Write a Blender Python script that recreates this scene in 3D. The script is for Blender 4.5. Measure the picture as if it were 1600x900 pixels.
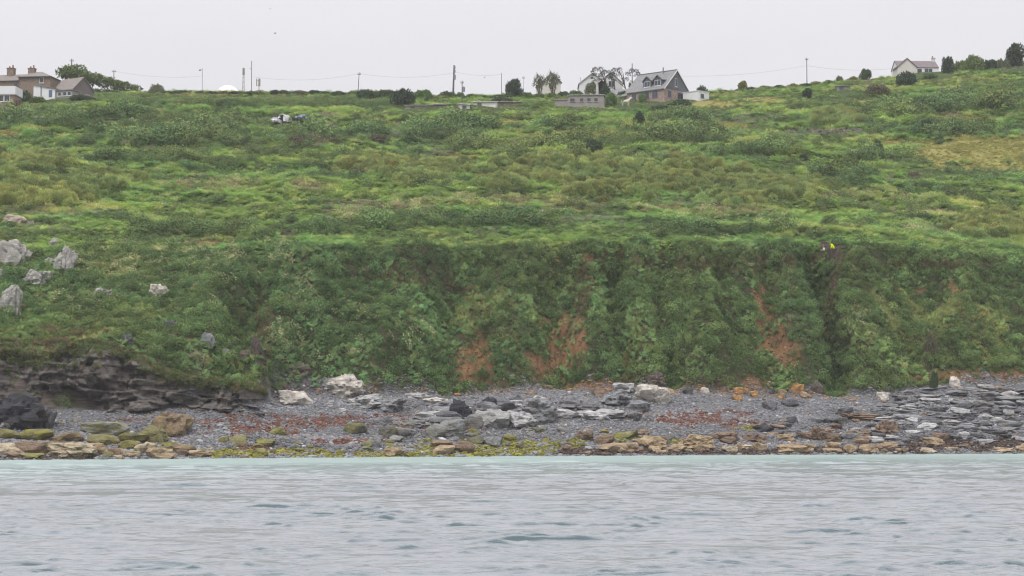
import bpy, bmesh, math, random
import numpy as np
from mathutils import Vector, Matrix

R = math.radians
random.seed(7)
rng = np.random.default_rng(11)
scene = bpy.context.scene
for o in list(bpy.data.objects):
    bpy.data.objects.remove(o)
COL = scene.collection

# ------------------------------------------------------------------ camera
F = 3300.0                      # focal length in photo pixels (1600 wide)
CAM = np.array([0.0, 0.0, 4.0])
PITCH = math.atan(209.0 / F)
cam_data = bpy.data.cameras.new("camera")
cam_data.sensor_width = 36.0
cam_data.lens = 36.0 * F / 1600.0
cam_data.clip_start = 0.5
cam_data.clip_end = 12000.0
cam = bpy.data.objects.new("camera", cam_data)
COL.objects.link(cam)
cam.location = CAM
cam.rotation_euler = (math.pi / 2 + PITCH, 0, 0)
scene.camera = cam

# ------------------------------------------------------------------ sky and sun (bright overcast)
SUN_EL, SUN_AZ = R(60), R(205)   # high veiled sun, behind the boat
world = bpy.data.worlds.new("World")
scene.world = world
world.use_nodes = True
wn, wl = world.node_tree.nodes, world.node_tree.links
wn.clear()
w_out = wn.new("ShaderNodeOutputWorld")
w_bg = wn.new("ShaderNodeBackground")
w_sky = wn.new("ShaderNodeTexSky")
w_sky.sky_type = 'NISHITA'
w_sky.sun_disc = False
w_sky.sun_elevation = SUN_EL
w_sky.sun_rotation = SUN_AZ
w_sky.dust_density = 4.0
w_hsv = wn.new("ShaderNodeHueSaturation")
w_hsv.inputs['Saturation'].default_value = 0.25
w_tc = wn.new("ShaderNodeTexCoord")
w_map = wn.new("ShaderNodeMapping")
w_map.inputs['Scale'].default_value = (1.2, 1.2, 5.0)
w_noise = wn.new("ShaderNodeTexNoise")
w_noise.inputs['Scale'].default_value = 2.2
w_noise.inputs['Detail'].default_value = 4.0
w_ramp = wn.new("ShaderNodeMapRange")
w_ramp.inputs['From Min'].default_value = 0.3
w_ramp.inputs['From Max'].default_value = 0.7
w_ramp.inputs['To Min'].default_value = 0.965
w_ramp.inputs['To Max'].default_value = 1.03
w_cloud = wn.new("ShaderNodeVectorMath"); w_cloud.operation = 'SCALE'
w_cloud.inputs[0].default_value = (4.68, 4.63, 4.86)     # even cloud deck
w_mix = wn.new("ShaderNodeMix"); w_mix.data_type = 'RGBA'
w_mix.inputs['Factor'].default_value = 0.94
w_bg.inputs['Strength'].default_value = 0.105
wl.new(w_sky.outputs[0], w_hsv.inputs['Color'])
wl.new(w_tc.outputs['Generated'], w_map.inputs['Vector'])
wl.new(w_map.outputs[0], w_noise.inputs['Vector'])
wl.new(w_noise.outputs[0], w_ramp.inputs['Value'])
w_sep = wn.new("ShaderNodeSeparateXYZ")
w_cie = wn.new("ShaderNodeMapRange")            # standard overcast sky: zenith brighter than horizon
w_cie.inputs['To Min'].default_value = 1.0
w_cie.inputs['To Max'].default_value = 3.0
w_mul = wn.new("ShaderNodeMath"); w_mul.operation = 'MULTIPLY'
wl.new(w_tc.outputs['Generated'], w_sep.inputs[0])
wl.new(w_sep.outputs['Z'], w_cie.inputs['Value'])
wl.new(w_cie.outputs[0], w_mul.inputs[0])
wl.new(w_ramp.outputs[0], w_mul.inputs[1])
wl.new(w_mul.outputs[0], w_cloud.inputs['Scale'])
wl.new(w_hsv.outputs[0], w_mix.inputs['A'])
wl.new(w_cloud.outputs[0], w_mix.inputs['B'])
wl.new(w_mix.outputs['Result'], w_bg.inputs['Color'])
wl.new(w_bg.outputs[0], w_out.inputs['Surface'])

sun_data = bpy.data.lights.new("sun", 'SUN')
sun_data.energy = 1.5
sun_data.angle = R(18)
sun_data.color = (1.0, 0.97, 0.92)
sun = bpy.data.objects.new("sun", sun_data)
COL.objects.link(sun)
sdir = Vector((math.sin(SUN_AZ) * math.cos(SUN_EL), math.cos(SUN_AZ) * math.cos(SUN_EL), math.sin(SUN_EL)))
sun.rotation_euler = sdir.to_track_quat('Z', 'Y').to_euler()
sun.location = (0, 100, 300)

vs = scene.view_settings
vs.view_transform = 'Standard'
vs.look = 'None'
vs.exposure = 0.35
vs.gamma = 1.0
scene.cycles.use_denoising = True
scene.cycles.filter_width = 1.15
scene.cycles.max_bounces = 5
scene.cycles.diffuse_bounces = 2
scene.cycles.glossy_bounces = 3
scene.cycles.transmission_bounces = 3
scene.cycles.volume_bounces = 0
scene.cycles.transparent_max_bounces = 4
scene.cycles.caustics_reflective = False
scene.cycles.caustics_refractive = False

HAZE = 0.00015
# ------------------------------------------------------------------ pixel <-> place
cp, sp = math.cos(PITCH), math.sin(PITCH)
def ray(px, py):
    a = (np.asarray(px, float) - 800) / F
    b = (450 - np.asarray(py, float)) / F
    return a, cp - b * sp, sp + b * cp
def at(px, py, Y):
    rx, ry, rz = ray(px, py)
    t = Y / ry
    return np.array([rx * t, np.asarray(Y, float) + 0 * t, CAM[2] + rz * t])
def proj(X, Y, Z):
    z = Z - CAM[2]
    d = Y * cp + z * sp
    u = -Y * sp + z * cp
    return 800 + F * X / d, 450 - F * u / d

# ------------------------------------------------------------------ noise
def _h(ix, iy, s):
    n = (ix.astype(np.int64) * 374761393 + iy.astype(np.int64) * 668265263 + s * 974634777) & 0xffffffff
    n = ((n ^ (n >> 13)) * 1274126177) & 0xffffffff
    return ((n ^ (n >> 16)) & 0xffffff) / float(0xffffff)
def vnoise(x, y, s=0):
    x = np.asarray(x, float); y = np.asarray(y, float)
    ix, iy = np.floor(x), np.floor(y)
    fx, fy = x - ix, y - iy
    fx = fx * fx * fx * (fx * (fx * 6 - 15) + 10); fy = fy * fy * fy * (fy * (fy * 6 - 15) + 10)
    a = _h(ix, iy, s); b = _h(ix + 1, iy, s); c = _h(ix, iy + 1, s); d = _h(ix + 1, iy + 1, s)
    return (a + (b - a) * fx) * (1 - fy) + (c + (d - c) * fx) * fy - 0.5
def fbm(x, y, s=0, o=4, g=0.5):
    r = 0; a = 1.0
    c, sn = math.cos(0.6), math.sin(0.6)
    for k in range(o):
        r = r + a * vnoise(x, y, s + k * 17)
        x, y = (x * c - y * sn) * 2.03, (x * sn + y * c) * 2.03
        a *= g
    return r

# ------------------------------------------------------------------ material helpers
def new_mat(name):
    m = bpy.data.materials.new(name)
    m.use_nodes = True
    return m, m.node_tree.nodes, m.node_tree.links, m.node_tree.nodes['Principled BSDF']
def plain(name, col, rough=0.8, var=0.12, scale=3.0, spec=0.2, bump=0.0, metallic=0.0):
    m, n, l, b = new_mat(name)
    t = n.new("ShaderNodeTexCoord"); no = n.new("ShaderNodeTexNoise")
    no.inputs['Scale'].default_value = scale; no.inputs['Detail'].default_value = 5
    mr = n.new("ShaderNodeMapRange")
    mr.inputs['From Min'].default_value = 0.25; mr.inputs['From Max'].default_value = 0.75
    mr.inputs['To Min'].default_value = 1 - var; mr.inputs['To Max'].default_value = 1 + var
    v = n.new("ShaderNodeVectorMath"); v.operation = 'SCALE'
    v.inputs[0].default_value = col
    l.new(t.outputs['Object'], no.inputs['Vector']); l.new(no.outputs[0], mr.inputs['Value'])
    l.new(mr.outputs[0], v.inputs['Scale']); l.new(v.outputs[0], b.inputs['Base Color'])
    b.inputs['Roughness'].default_value = rough
    b.inputs['Specular IOR Level'].default_value = spec
    b.inputs['Metallic'].default_value = metallic
    if bump:
        bp = n.new("ShaderNodeBump"); bp.inputs['Strength'].default_value = bump
        l.new(no.outputs[0], bp.inputs['Height']); l.new(bp.outputs[0], b.inputs['Normal'])
    return m

def mesh_obj(name, verts, faces, mat=None, parent=None, smooth=False):
    me = bpy.data.meshes.new(name)
    me.from_pydata([tuple(map(float, v)) for v in verts], [], [tuple(map(int, f)) for f in faces])
    me.update()
    if smooth:
        me.shade_smooth()
    if mat: me.materials.append(mat)
    o = bpy.data.objects.new(name, me)
    COL.objects.link(o)
    if parent: o.parent = parent
    return o
def tag(o, label=None, cat=None, group=None, kind=None):
    if label: o["label"] = label
    if cat: o["category"] = cat
    if group: o["group"] = group
    if kind: o["kind"] = kind
    return o
ORD = ("first second third fourth fifth sixth seventh eighth ninth tenth eleventh twelfth thirteenth fourteenth fifteenth sixteenth seventeenth eighteenth nineteenth twentieth "
       "twenty-first twenty-second twenty-third twenty-fourth twenty-fifth twenty-sixth twenty-seventh twenty-eighth twenty-ninth thirtieth").split()
def number_row(objs, text):
    """look-alikes in a row: say which one, counted from the left"""
    for k, o in enumerate(sorted(objs, key=lambda o: o.location.x / o.location.y)):
        o["label"] = text.format(ORD[k] + " from left")
def empty(name, loc, rz=0.0, scale=1.0):
    o = bpy.data.objects.new(name, None)
    COL.objects.link(o)
    o.location = loc; o.rotation_euler = (0, 0, rz)
    o.empty_display_size = 0.5
    if scale != 1.0: o.scale = (scale,) * 3
    return o

# ------------------------------------------------------------------ terrain
def shoreY(px):
    py = np.interp(px, [-400, 0, 400, 800, 1200, 1600, 2000], [722, 719, 716, 713, 711, 709, 707])
    rx, ry, rz = ray(px, py)
    return -CAM[2] / rz * ry
PXS = np.linspace(-500, 2100, 131)
def curve(Yk, pyk):
    Y = np.interp(PXS, *zip(*Yk)); py = np.interp(PXS, *zip(*pyk))
    return at(PXS, py, Y)
sh = shoreY(PXS)
c_water = np.array([(PXS - 800) / F * sh / cp, sh, 0 * sh])
base_py = [(-400, 640), (0, 641), (120, 640), (240, 637), (380, 632), (425, 618), (520, 616), (620, 616), (720, 619), (850, 608), (1000, 608), (1100, 612), (1200, 616), (1380, 620), (1430, 608), (1500, 601), (1600, 598), (2000, 598)]
base_Y = [(-400, 236), (0, 243), (200, 246), (380, 250), (440, 262), (800, 272), (1200, 281), (1400, 284), (1600, 291), (2000, 296)]
c_base = curve(base_Y, base_py)
c_beach = c_water * 0.52 + c_base * 0.48
c_beach[2] = c_base[2] * np.interp(PXS, [0, 400, 1300, 1450, 1600], [0.44, 0.46, 0.47, 0.55, 0.6])
low_Y = [(-400, 240), (0, 247.5), (200, 250), (380, 255), (440, 266), (800, 276.5), (1200, 285), (1600, 295), (2000, 300)]
low_py = [(-400, 570), (0, 560), (110, 552), (220, 560), (330, 588), (400, 572), (450, 568), (700, 570), (1000, 560), (1300, 565), (1600, 560), (2000, 560)]
c_low = curve(low_Y, low_py)
mid_Y = [(-400, 258), (0, 264), (200, 268), (380, 272), (440, 277), (800, 287), (1200, 295), (1600, 304), (2000, 309)]
mid_py = [(-400, 490), (0, 485), (250, 470), (380, 445), (450, 455), (700, 455), (1000, 448), (1300, 450), (1600, 465), (2000, 465)]
c_mid = curve(mid_Y, mid_py)
top_Y = [(-400, 278), (0, 286), (200, 288), (340, 285), (440, 281), (800, 289.8), (1200, 297.8), (1600, 307), (2000, 312)]
top_py = [(-400, 400), (0, 395), (150, 392), (330, 402), (430, 388), (600, 393), (850, 388), (1000, 379), (1150, 388), (1290, 386), (1400, 391), (1500, 403), (1600, 410), (2000, 420)]
c_top = curve(top_Y, top_py)
ed_Y = [(-400, 287), (0, 296), (440, 290), (800, 298), (1600, 315), (2000, 320)]
c_edge = curve(ed_Y, [(a, b - 14) for a, b in top_py])
h1_Y = [(-400, 330), (0, 336), (800, 345), (1600, 362), (2000, 368)]
h1_py = [(-400, 300), (0, 288), (150, 300), (400, 305), (800, 300), (1600, 305), (2000, 310)]
c_h1 = curve(h1_Y, h1_py)
h2_Y = [(-400, 395), (0, 400), (800, 408), (1600, 425), (2000, 430)]
h2_py = [(-400, 218), (0, 216), (400, 215), (800, 212), (1200, 205), (1600, 190), (2000, 185)]
c_h2 = curve(h2_Y, h2_py)
sk_Y = [(-400, 470), (0, 466), (800, 474), (1200, 480), (1600, 492), (2000, 496)]
sk_py = [(-400, 165), (0, 162), (60, 154), (150, 148), (300, 145), (480, 147), (620, 150), (760, 152), (880, 153), (1000, 154), (1120, 146), (1200, 139), (1300, 127), (1400, 117), (1500, 107), (1600, 97), (2000, 78)]
c_sky = curve(sk_Y, sk_py)
def shifted(c, dy, dz):
    return np.array([c[0] * (c[1] + dy) / c[1], c[1] + dy, c[2] + dz])
c_back = shifted(c_sky, 35, 1.2)
CURVES = [shifted(c_water, -60, -6.0), c_water, c_beach, c_base, c_low, c_mid, c_top, c_edge, c_h1, c_h2, c_sky, c_back, shifted(c_sky, 140, 2.0), shifted(c_sky, 900, 8.0)]

def smooth01(t):
    t = np.clip(t, 0, 1); return t * t * (3 - 2 * t)
GULLY = [(1302, 1.7, 12.0), (1035, 1.5, 8.0), (966, 1.8, 7.0), (415, 2.4, 9.0), (1140, 1.5, 3.0), (700, 1.5, 3.0), (860, 1.4, 3.0), (735, 3.2, 1.6), (880, 3.0, 2.6), (1205, 3.4, 2.2), (560, 3, 1.4), (1460, 4, 1.8)]
SPUR = [(1000, 3.6, 5.5), (930, 2.4, 3.0), (460, 4.0, 4.5), (380, 4.0, 5.5), (1110, 4.5, 4.0), (800, 3.6, 3.6), (1350, 4, 4.0), (1540, 5, 3.6), (640, 5, 3.0), (1260, 2.5, 3.0), (550, 3, 2.6)]
def height(X, Y):
    X = np.asarray(X, float); Y = np.asarray(Y, float)
    shp = np.broadcast(X, Y).shape
    Xf = np.broadcast_to(X, shp).ravel(); Yf = np.broadcast_to(Y, shp).ravel().astype(float)
    # spurs and gullies push the cliff face out and in
    Yb = np.interp(Xf, c_base[0], c_base[1]); Yt = np.interp(Xf, c_top[0], c_top[1])
    w = smooth01((Yf - Yb + 1) / 5) * smooth01((Yt + 9 - Yf) / 12)
    d = 2.6 * fbm(Xf / 11, Yf / 60, 3, 3) + (1.3 * fbm(Xf / 3.2, Yf / 9, 9, 3)) * (.35 + .65 * smooth01((Yt - Yf) / 6))
    for px, wd, dep in GULLY:
        xc = (px - 800) / F * 285 + 0.9 * np.sin(Yf * 0.35 + px)
        d = d - dep * np.exp(-((Xf - xc) / wd) ** 2)
    for px, wd, dep in SPUR:
        xc = (px - 800) / F * 285
        d = d + dep * np.exp(-((Xf - xc) / wd) ** 2) * (0.4 + 0.6 * smooth01((Yt - Yf) / 14))
    Yw = Yf + w * d
    ks_y = [np.interp(Xf, c[0], c[1]) for c in CURVES]
    ks_z = [np.interp(Xf, c[0], c[2]) for c in CURVES]
    Z = np.where(Yw < ks_y[0], ks_z[0], ks_z[-1]).astype(float)
    for i in range(len(CURVES) - 1):
        m = (Yw >= ks_y[i]) & (Yw < ks_y[i + 1])
        t = (Yw - ks_y[i]) / (ks_y[i + 1] - ks_y[i])
        Z = np.where(m, ks_z[i] * (1 - t) + ks_z[i + 1] * t, Z)
    # rolling ground on the hill, rough ground on the face, small humps on the beach
    hill = smooth01((Yf - Yt - 2) / 25) * (1 - 0.6 * smooth01((Yf - 430) / 40))
    Z = Z + hill * (3.0 * fbm(Xf / 42, Yf / 26, 21, 2) + 1.5 * fbm(Xf / 12, Yf / 9, 31, 3))
    # old field banks running across the slope
    bank = np.abs(((Yf + 9 * fbm(Xf / 60, Yf / 80, 77, 2) + Xf * 0.06) / 19.0) % 1.0 - 0.5) * 2
    Z = Z + hill * 0.9 * smooth01(1 - bank / 0.35) * smooth01(0.5 + 3 * fbm(Xf / 40, Yf / 30, 5, 2))
    bil = 0.55 - 1.6 * np.abs(vnoise(Xf / 3.6, Yf / 2.8, 42)) + 0.35 - 0.9 * np.abs(vnoise(Xf / 1.7 + 7, Yf / 1.4, 43))
    Z = Z + w * (0.5 * fbm(Xf / 2.2, Yf / 2.2, 41, 3) + 2.7 * bil * smooth01((Xf + 40) / 10) * smooth01((Yt - 0.5 - Yf) / 3.5))
    lip = np.exp(-((Yw - ks_y[6] - 1.0) / 1.6) ** 2) * (0.8 + 0.9 * vnoise(Xf / 4, 0 * Xf, 47))
    Z = Z + 0.35 * lip * smooth01((Xf + 36) / 8)
    head = smooth01((-26 - Xf) / 6) * smooth01((Yf - Yb) / 1.5) * smooth01((Yb + 12 - Yf) / 5)   # ledged rock under the headland
    Z = Z + head * (0.9 * (np.round((Z + 1.2 * fbm(Xf / 9, Yf / 9, 44, 2)) / 1.5) * 1.5 - Z) + 1.2 * fbm(Xf / 1.6, Yf / 1.1, 45, 3))
    beach = smooth01((Yb - Yf) / 3) * smooth01((Yf - np.interp(Xf, c_water[0], c_water[1]) - 1) / 4)
    Z = Z + beach * (0.6 * fbm(Xf / 6, Yf / 3.5, 51, 3))
    return Z.reshape(shp)

def spaced(segs):
    out = []
    for a, b, n in segs:
        out.append(np.linspace(a, b, n, endpoint=False))
    return np.concatenate(out + [np.array([segs[-1][1]])])
XS = spaced([(-900, -300, 13), (-300, -140, 60), (-140, 140, 390), (140, 300, 60), (300, 900, 13)])
YS = spaced([(150, 205, 6), (205, 240, 45), (240, 320, 230), (320, 510, 200), (510, 560, 20), (560, 1350, 30)])
GX, GY = np.meshgrid(XS, YS)
GZ = height(GX, GY)
def H(x, y):
    x = np.asarray(x, float); y = np.asarray(y, float)
    i = np.clip(np.searchsorted(XS, x) - 1, 0, len(XS) - 2); j = np.clip(np.searchsorted(YS, y) - 1, 0, len(YS) - 2)
    u = (x - XS[i]) / (XS[i + 1] - XS[i]); v = (y - YS[j]) / (YS[j + 1] - YS[j])
    return (GZ[j, i] * (1 - u) + GZ[j, i + 1] * u) * (1 - v) + (GZ[j + 1, i] * (1 - u) + GZ[j + 1, i + 1] * u) * v
_T = np.arange(215, 640, 0.2)
def hit(px, py, y0=0):
    """the place on the ground that shows at a photo pixel"""
    P = at(np.full_like(_T, px), np.full_like(_T, py), _T)
    z = H(P[0], P[1])
    m = (z >= P[2]) & (_T > y0)
    if not m.any():
        k = np.argmax(np.where(_T < 540, z - P[2], -99))
    else:
        k = np.argmax(m)
    return Vector((P[0, k], P[1, k], z[k]))
def ground(px, Y):
    x = (px - 800) / F * Y
    for _ in range(3):
        z = float(H(x, Y)); d = Y * cp + (z - CAM[2]) * sp
        x = (px - 800) / F * d
    return Vector((x, Y, float(H(x, Y))))

nx, ny = len(XS), len(YS)
def grid_mesh(name, X, Y, Z, smooth=True):
    ny, nx = X.shape
    me = bpy.data.meshes.new(name)
    co = np.stack([X, Y, Z], -1).reshape(-1, 3).astype(np.float32)
    j, i = np.meshgrid(np.arange(ny - 1), np.arange(nx - 1), indexing='ij')
    a = (j * nx + i).ravel()
    q = np.stack([a, a + 1, a + nx + 1, a + nx], -1).astype(np.int32)
    me.vertices.add(len(co)); me.vertices.foreach_set("co", co.ravel())
    me.loops.add(q.size); me.loops.foreach_set("vertex_index", q.ravel())
    me.polygons.add(len(q)); me.polygons.foreach_set("loop_start", np.arange(0, q.size, 4, dtype=np.int32))
    me.update(calc_edges=True)
    if smooth: me.shade_smooth()
    return me

# ------------------------------------------------------------------ ground sheet with its zones
def blob(px, py, specs, rough=0.5, s=91):
    """soft union of ellipses given by photo position, edges roughened"""
    r = np.zeros(np.shape(px))
    nz = fbm(px / 14.0, py / 8.0, s, 3)
    for cx, cy, rx, ry in specs:
        d = np.sqrt(((px - cx) / rx) ** 2 + ((py - cy) / ry) ** 2) + rough * nz * 1.6
        r = np.maximum(r, smooth01((1.12 - d) / 0.24))
    return r
EARTH = [(745, 560, 30, 36), (725, 585, 18, 12), (885, 535, 34, 42), (862, 572, 42, 24), (1207, 515, 26, 48), (1188, 468, 11, 34), (1225, 548, 24, 26), (1180, 600, 22, 10),
         (140, 546, 20, 16), (1500, 588, 95, 9), (1580, 586, 60, 8), (320, 380, 40, 3), (1440, 452, 10, 6), (1490, 452, 9, 8),
         (1245, 422, 12, 5), (915, 404, 8, 5), (920, 605, 80, 6), (800, 612, 40, 4), (570, 604, 25, 6), (450, 608, 30, 6), (1150, 612, 30, 5), (1250, 606, 20, 5), (850, 505, 12, 10), (340, 602, 20, 6)]
DRY = [(910, 445, 16, 42), (645, 430, 60, 14), (700, 450, 35, 14), (945, 402, 90, 7), (1120, 412, 140, 10), (1440, 412, 140, 8), (1240, 410, 40, 12), (60, 545, 80, 14), (200, 580, 60, 12), (270, 585, 50, 12), (110, 520, 50, 9), (412, 500, 14, 50), (1010, 585, 24, 12), (960, 600, 40, 7), (840, 590, 24, 12), (775, 600, 24, 10), (1170, 590, 24, 10), (1450, 605, 24, 6), (1590, 590, 60, 8)]
OCHRE = [(1535, 238, 105, 24), (1480, 242, 55, 19), (1500, 186, 50, 5), (1352, 160, 24, 4), (185, 175, 75, 4), (12, 209, 28, 5), (110, 211, 40, 3), (1055, 243, 18, 7), (830, 212, 40, 3), (900, 208, 60, 3), (1120, 162, 40, 5), (1130, 197, 45, 5), (1190, 155, 30, 3), (720, 245, 60, 3), (640, 195, 40, 3), (790, 191, 30, 4), (1500, 215, 25, 4), (1395, 225, 16, 5), (60, 240, 40, 3)]
PALE = [(330, 290, 75, 8), (1130, 334, 75, 10), (1330, 307, 55, 6), (545, 338, 20, 7), (1030, 325, 40, 6), (1020, 365, 25, 3), (615, 372, 12, 2), (760, 312, 60, 8), (650, 320, 40, 6), (920, 296, 40, 5), (1200, 345, 35, 4), (300, 378, 60, 6), (1420, 310, 60, 4)]
SPECK = [(430, 420, 38, 45), (470, 470, 30, 40), (445, 530, 28, 35), (635, 515, 34, 20), (590, 548, 36, 28), (640, 545, 24, 16), (560, 500, 40, 20), (380, 400, 60, 12), (360, 470, 30, 40), (860, 410, 30, 20), (250, 420, 120, 30), (1265, 455, 20, 14), (1080, 545, 14, 14), (130, 470, 60, 12), (1490, 350, 80, 20), (1335, 500, 60, 30), (480, 560, 30, 16)]
GORSE = [(1040, 278, 100, 28), (890, 268, 105, 22), (960, 285, 80, 22), (1140, 292, 75, 26), (1215, 300, 70, 20), (800, 280, 50, 18), (1555, 356, 60, 18), (590, 262, 55, 14), (660, 275, 45, 16), (60, 300, 90, 22), (40, 260, 70, 20), (130, 285, 70, 14), (690, 265, 30, 10), (1300, 188, 45, 12)]
HEATH = [(880, 322, 90, 14), (910, 345, 60, 8), (960, 318, 30, 8), (1110, 323, 20, 5), (1250, 209, 100, 5), (1330, 209, 50, 5), (500, 218, 60, 8), (600, 214, 90, 8), (1160, 196, 30, 5), (1050, 200, 25, 6), (480, 290, 30, 8), (1430, 330, 50, 6), (1040, 176, 30, 4), (1240, 133, 30, 5), (80, 330, 90, 10), (60, 355, 50, 8), (500, 196, 25, 4), (640, 198, 22, 4), (860, 220, 60, 4), (1430, 275, 22, 8), (1500, 140, 35, 5), (1350, 130, 35, 9), (440, 155, 40, 6), (330, 150, 60, 8)]
DARK = [(250, 158, 140, 5.4), (420, 163, 120, 6.0), (600, 150, 60, 4.8), (540, 160, 60, 5.4), (640, 216, 90, 4.8), (480, 216, 50, 6.0), (1020, 170, 60, 4.8), (1080, 222, 60, 3.6), (1200, 238, 40, 3.6), (770, 232, 80, 3.0), (1310, 170, 60, 3.6), (1500, 168, 110, 6.0), (1430, 172, 60, 4.2), (1500, 212, 60, 4.8), (1560, 140, 60, 3.6), (200, 185, 60, 5.4), (60, 192, 60, 4.8), (420, 365, 130, 5.4), (300, 362, 90, 4.8), (600, 345, 60, 2.2), (1070, 368, 60, 2.4), (870, 200, 30, 2.4), (880, 166, 70, 2.4), (1260, 166, 40, 4.2), (330, 200, 90, 4.8), (1480, 270, 70, 3.6), (250, 215, 110, 3.6), (620, 213, 110, 2.5), (770, 232, 90, 2.2), (960, 224, 120, 2.2), (430, 199, 80, 2.4), (1190, 240, 60, 2.4), (300, 226, 120, 2.4), (1350, 180, 90, 2.5), (150, 198, 100, 2.6), (700, 204, 60, 2.2), (1060, 190, 60, 2.2), (1000, 208, 80, 2), (520, 248, 60, 2), (820, 248, 70, 2), (1380, 250, 60, 2.4), (230, 250, 90, 2.4), (1330, 275, 60, 2.2), (760, 352, 120, 2.2), (1130, 362, 120, 2.4), (560, 356, 80, 2.2)]
LUSH = [(520, 383, 100, 7), (640, 385, 120, 6), (760, 380, 120, 8), (880, 376, 120, 7), (1000, 370, 120, 7), (1120, 377, 120, 8), (1230, 376, 80, 8), (1400, 380, 110, 8), (1500, 388, 110, 9), (1600, 398, 80, 9), (360, 335, 90, 18), (340, 400, 35, 8), (760, 365, 180, 8), (650, 380, 120, 7), (1450, 370, 160, 14), (780, 262, 40, 10), (1420, 435, 40, 14), (1110, 345, 100, 12), (1000, 310, 60, 10), (250, 180, 16, 7), (1180, 262, 70, 10), (120, 165, 60, 8)]

PEAT_SHADE = [(1301, 432, 6, 36), (1297, 470, 5, 14), (1036, 495, 4, 22), (964, 440, 4, 24), (428, 600, 16, 14), (415, 560, 5, 25), (1142, 480, 3, 20), (1295, 384, 22, 8), (1298, 396, 12, 9), (470, 366, 70, 5)]  # bare dark earth, plus shade of gullies and cave painted as dark ground
PXg, PYg = proj(GX, GY, GZ)
a_peat_shade = blob(PXg, PYg, PEAT_SHADE, .3, 99)
Ybase = np.interp(GX, c_base[0], c_base[1]); Ywat = np.interp(GX, c_water[0], c_water[1]); Ytop = np.interp(GX, c_top[0], c_top[1])
a_beach = smooth01((Ybase + 0.8 + 1.4 * fbm(GX / 3, GY / 3, 61, 3) - GY) / 1.0)
a_earth = blob(PXg, PYg, EARTH) * (GY > Ybase - 3)
a_face = smooth01((Ytop + 1 - GY) / 3) * (1 - a_beach)
WRACK = [(470, 662, 95, 6), (520, 654, 70, 4), (400, 672, 60, 7), (550, 690, 60, 4), (430, 650, 60, 3), (1080, 655, 55, 11), (1010, 652, 60, 5), (1140, 662, 60, 5), (900, 649, 20, 4), (740, 668, 30, 3), (620, 650, 30, 2), (205, 656, 30, 2), (400, 700, 40, 5), (640, 668, 40, 3), (320, 658, 40, 3), (1170, 645, 20, 2)]
WEED = [(1530, 695, 140, 10), (1150, 706, 220, 4), (1350, 704, 150, 5), (940, 706, 80, 6), (60, 716, 120, 4)]
ALGAE = [(800, 700, 110, 11), (470, 708, 100, 6), (380, 708, 70, 6), (1050, 690, 40, 4), (980, 685, 40, 5), (720, 708, 100, 5), (600, 710, 60, 5), (880, 694, 40, 8), (1180, 668, 40, 3), (680, 700, 60, 4)]
a_wrack = blob(PXg, PYg, WRACK, 0.7, 93) * a_beach
a_weed = blob(PXg, PYg, WEED, 0.6, 94) * a_beach
a_algae = blob(PXg, PYg, ALGAE, 0.8, 95) * a_beach
a_ochre = blob(PXg, PYg, OCHRE, 0.3, 96)
a_dry = blob(PXg, PYg, DRY, 0.4, 97)

ROCKFACE = [(60, 605, 130, 34), (170, 602, 100, 34), (250, 620, 80, 18), (360, 622, 50, 12), (430, 605, 36, 14), (520, 605, 50, 12), (-80, 600, 100, 50)]
a_rock = blob(PXg, PYg, ROCKFACE, .45, 98) * (GY > Ybase - .3)
ground_me = grid_mesh("hillside", GX, GY, GZ)
def add_attr(me, name, arr):
    a = me.attributes.new(name, 'FLOAT', 'POINT')
    a.data.foreach_set("value", arr.ravel().astype(np.float32))
for nme, arr in (("beach", a_beach), ("earth", a_earth), ("face", a_face), ("wrack", a_wrack), ("weed", a_weed), ("algae", a_algae), ("ochre", a_ochre), ("dry", a_dry), ("rock", a_rock), ("peat_shade", a_peat_shade)):
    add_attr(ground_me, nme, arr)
gm, n, l, b = new_mat("ground_cover_soil")
tc = n.new("ShaderNodeTexCoord")
def noise_node(scale, detail=5, rough=0.6):
    x = n.new("ShaderNodeTexNoise"); x.inputs['Scale'].default_value = scale
    x.inputs['Detail'].default_value = detail; x.inputs['Roughness'].default_value = rough
    l.new(tc.outputs['Object'], x.inputs['Vector']); return x
def ramp(src, stops):
    x = n.new("ShaderNodeValToRGB"); e = x.color_ramp.elements
    while len(e) < len(stops): e.new(0.5)
    for k, (p, c) in enumerate(stops): e[k].position = p; e[k].color = (*c, 1)
    l.new(src, x.inputs['Fac']); return x.outputs[0]
def mixc(fac, A, B):
    x = n.new("ShaderNodeMix"); x.data_type = 'RGBA'
    l.new(fac, x.inputs['Factor']); l.new(A, x.inputs['A']); l.new(B, x.inputs['B']); return x.outputs['Result']
def attr(nm):
    x = n.new("ShaderNodeAttribute"); x.attribute_name = nm; return x.outputs['Fac']
n_f, n_m, n_g = noise_node(4.0, 8), noise_node(0.35, 6), noise_node(1.4, 8, 0.7)
col = ramp(n_m.outputs[0], [(0.3, (0.045, 0.06, 0.022)), (0.55, (0.06, 0.09, 0.03)), (0.75, (0.085, 0.085, 0.035))])
col = mixc(attr("ochre"), col, ramp(n_g.outputs[0], [(0.3, (0.20, 0.18, 0.06)), (0.7, (0.27, 0.25, 0.085))]))
col = mixc(attr("face"), col, ramp(n_g.outputs[0], [(0.3, (0.035, 0.036, 0.02)), (0.7, (0.075, 0.075, 0.038))]))
emp = n.new("ShaderNodeMapping"); emp.inputs['Scale'].default_value = (1.3, .5, .22); l.new(tc.outputs['Object'], emp.inputs['Vector'])
estr = n.new("ShaderNodeTexNoise"); estr.inputs['Scale'].default_value = 1.3; estr.inputs['Detail'].default_value = 8; estr.inputs['Roughness'].default_value = .7; l.new(emp.outputs[0], estr.inputs['Vector'])
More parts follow.
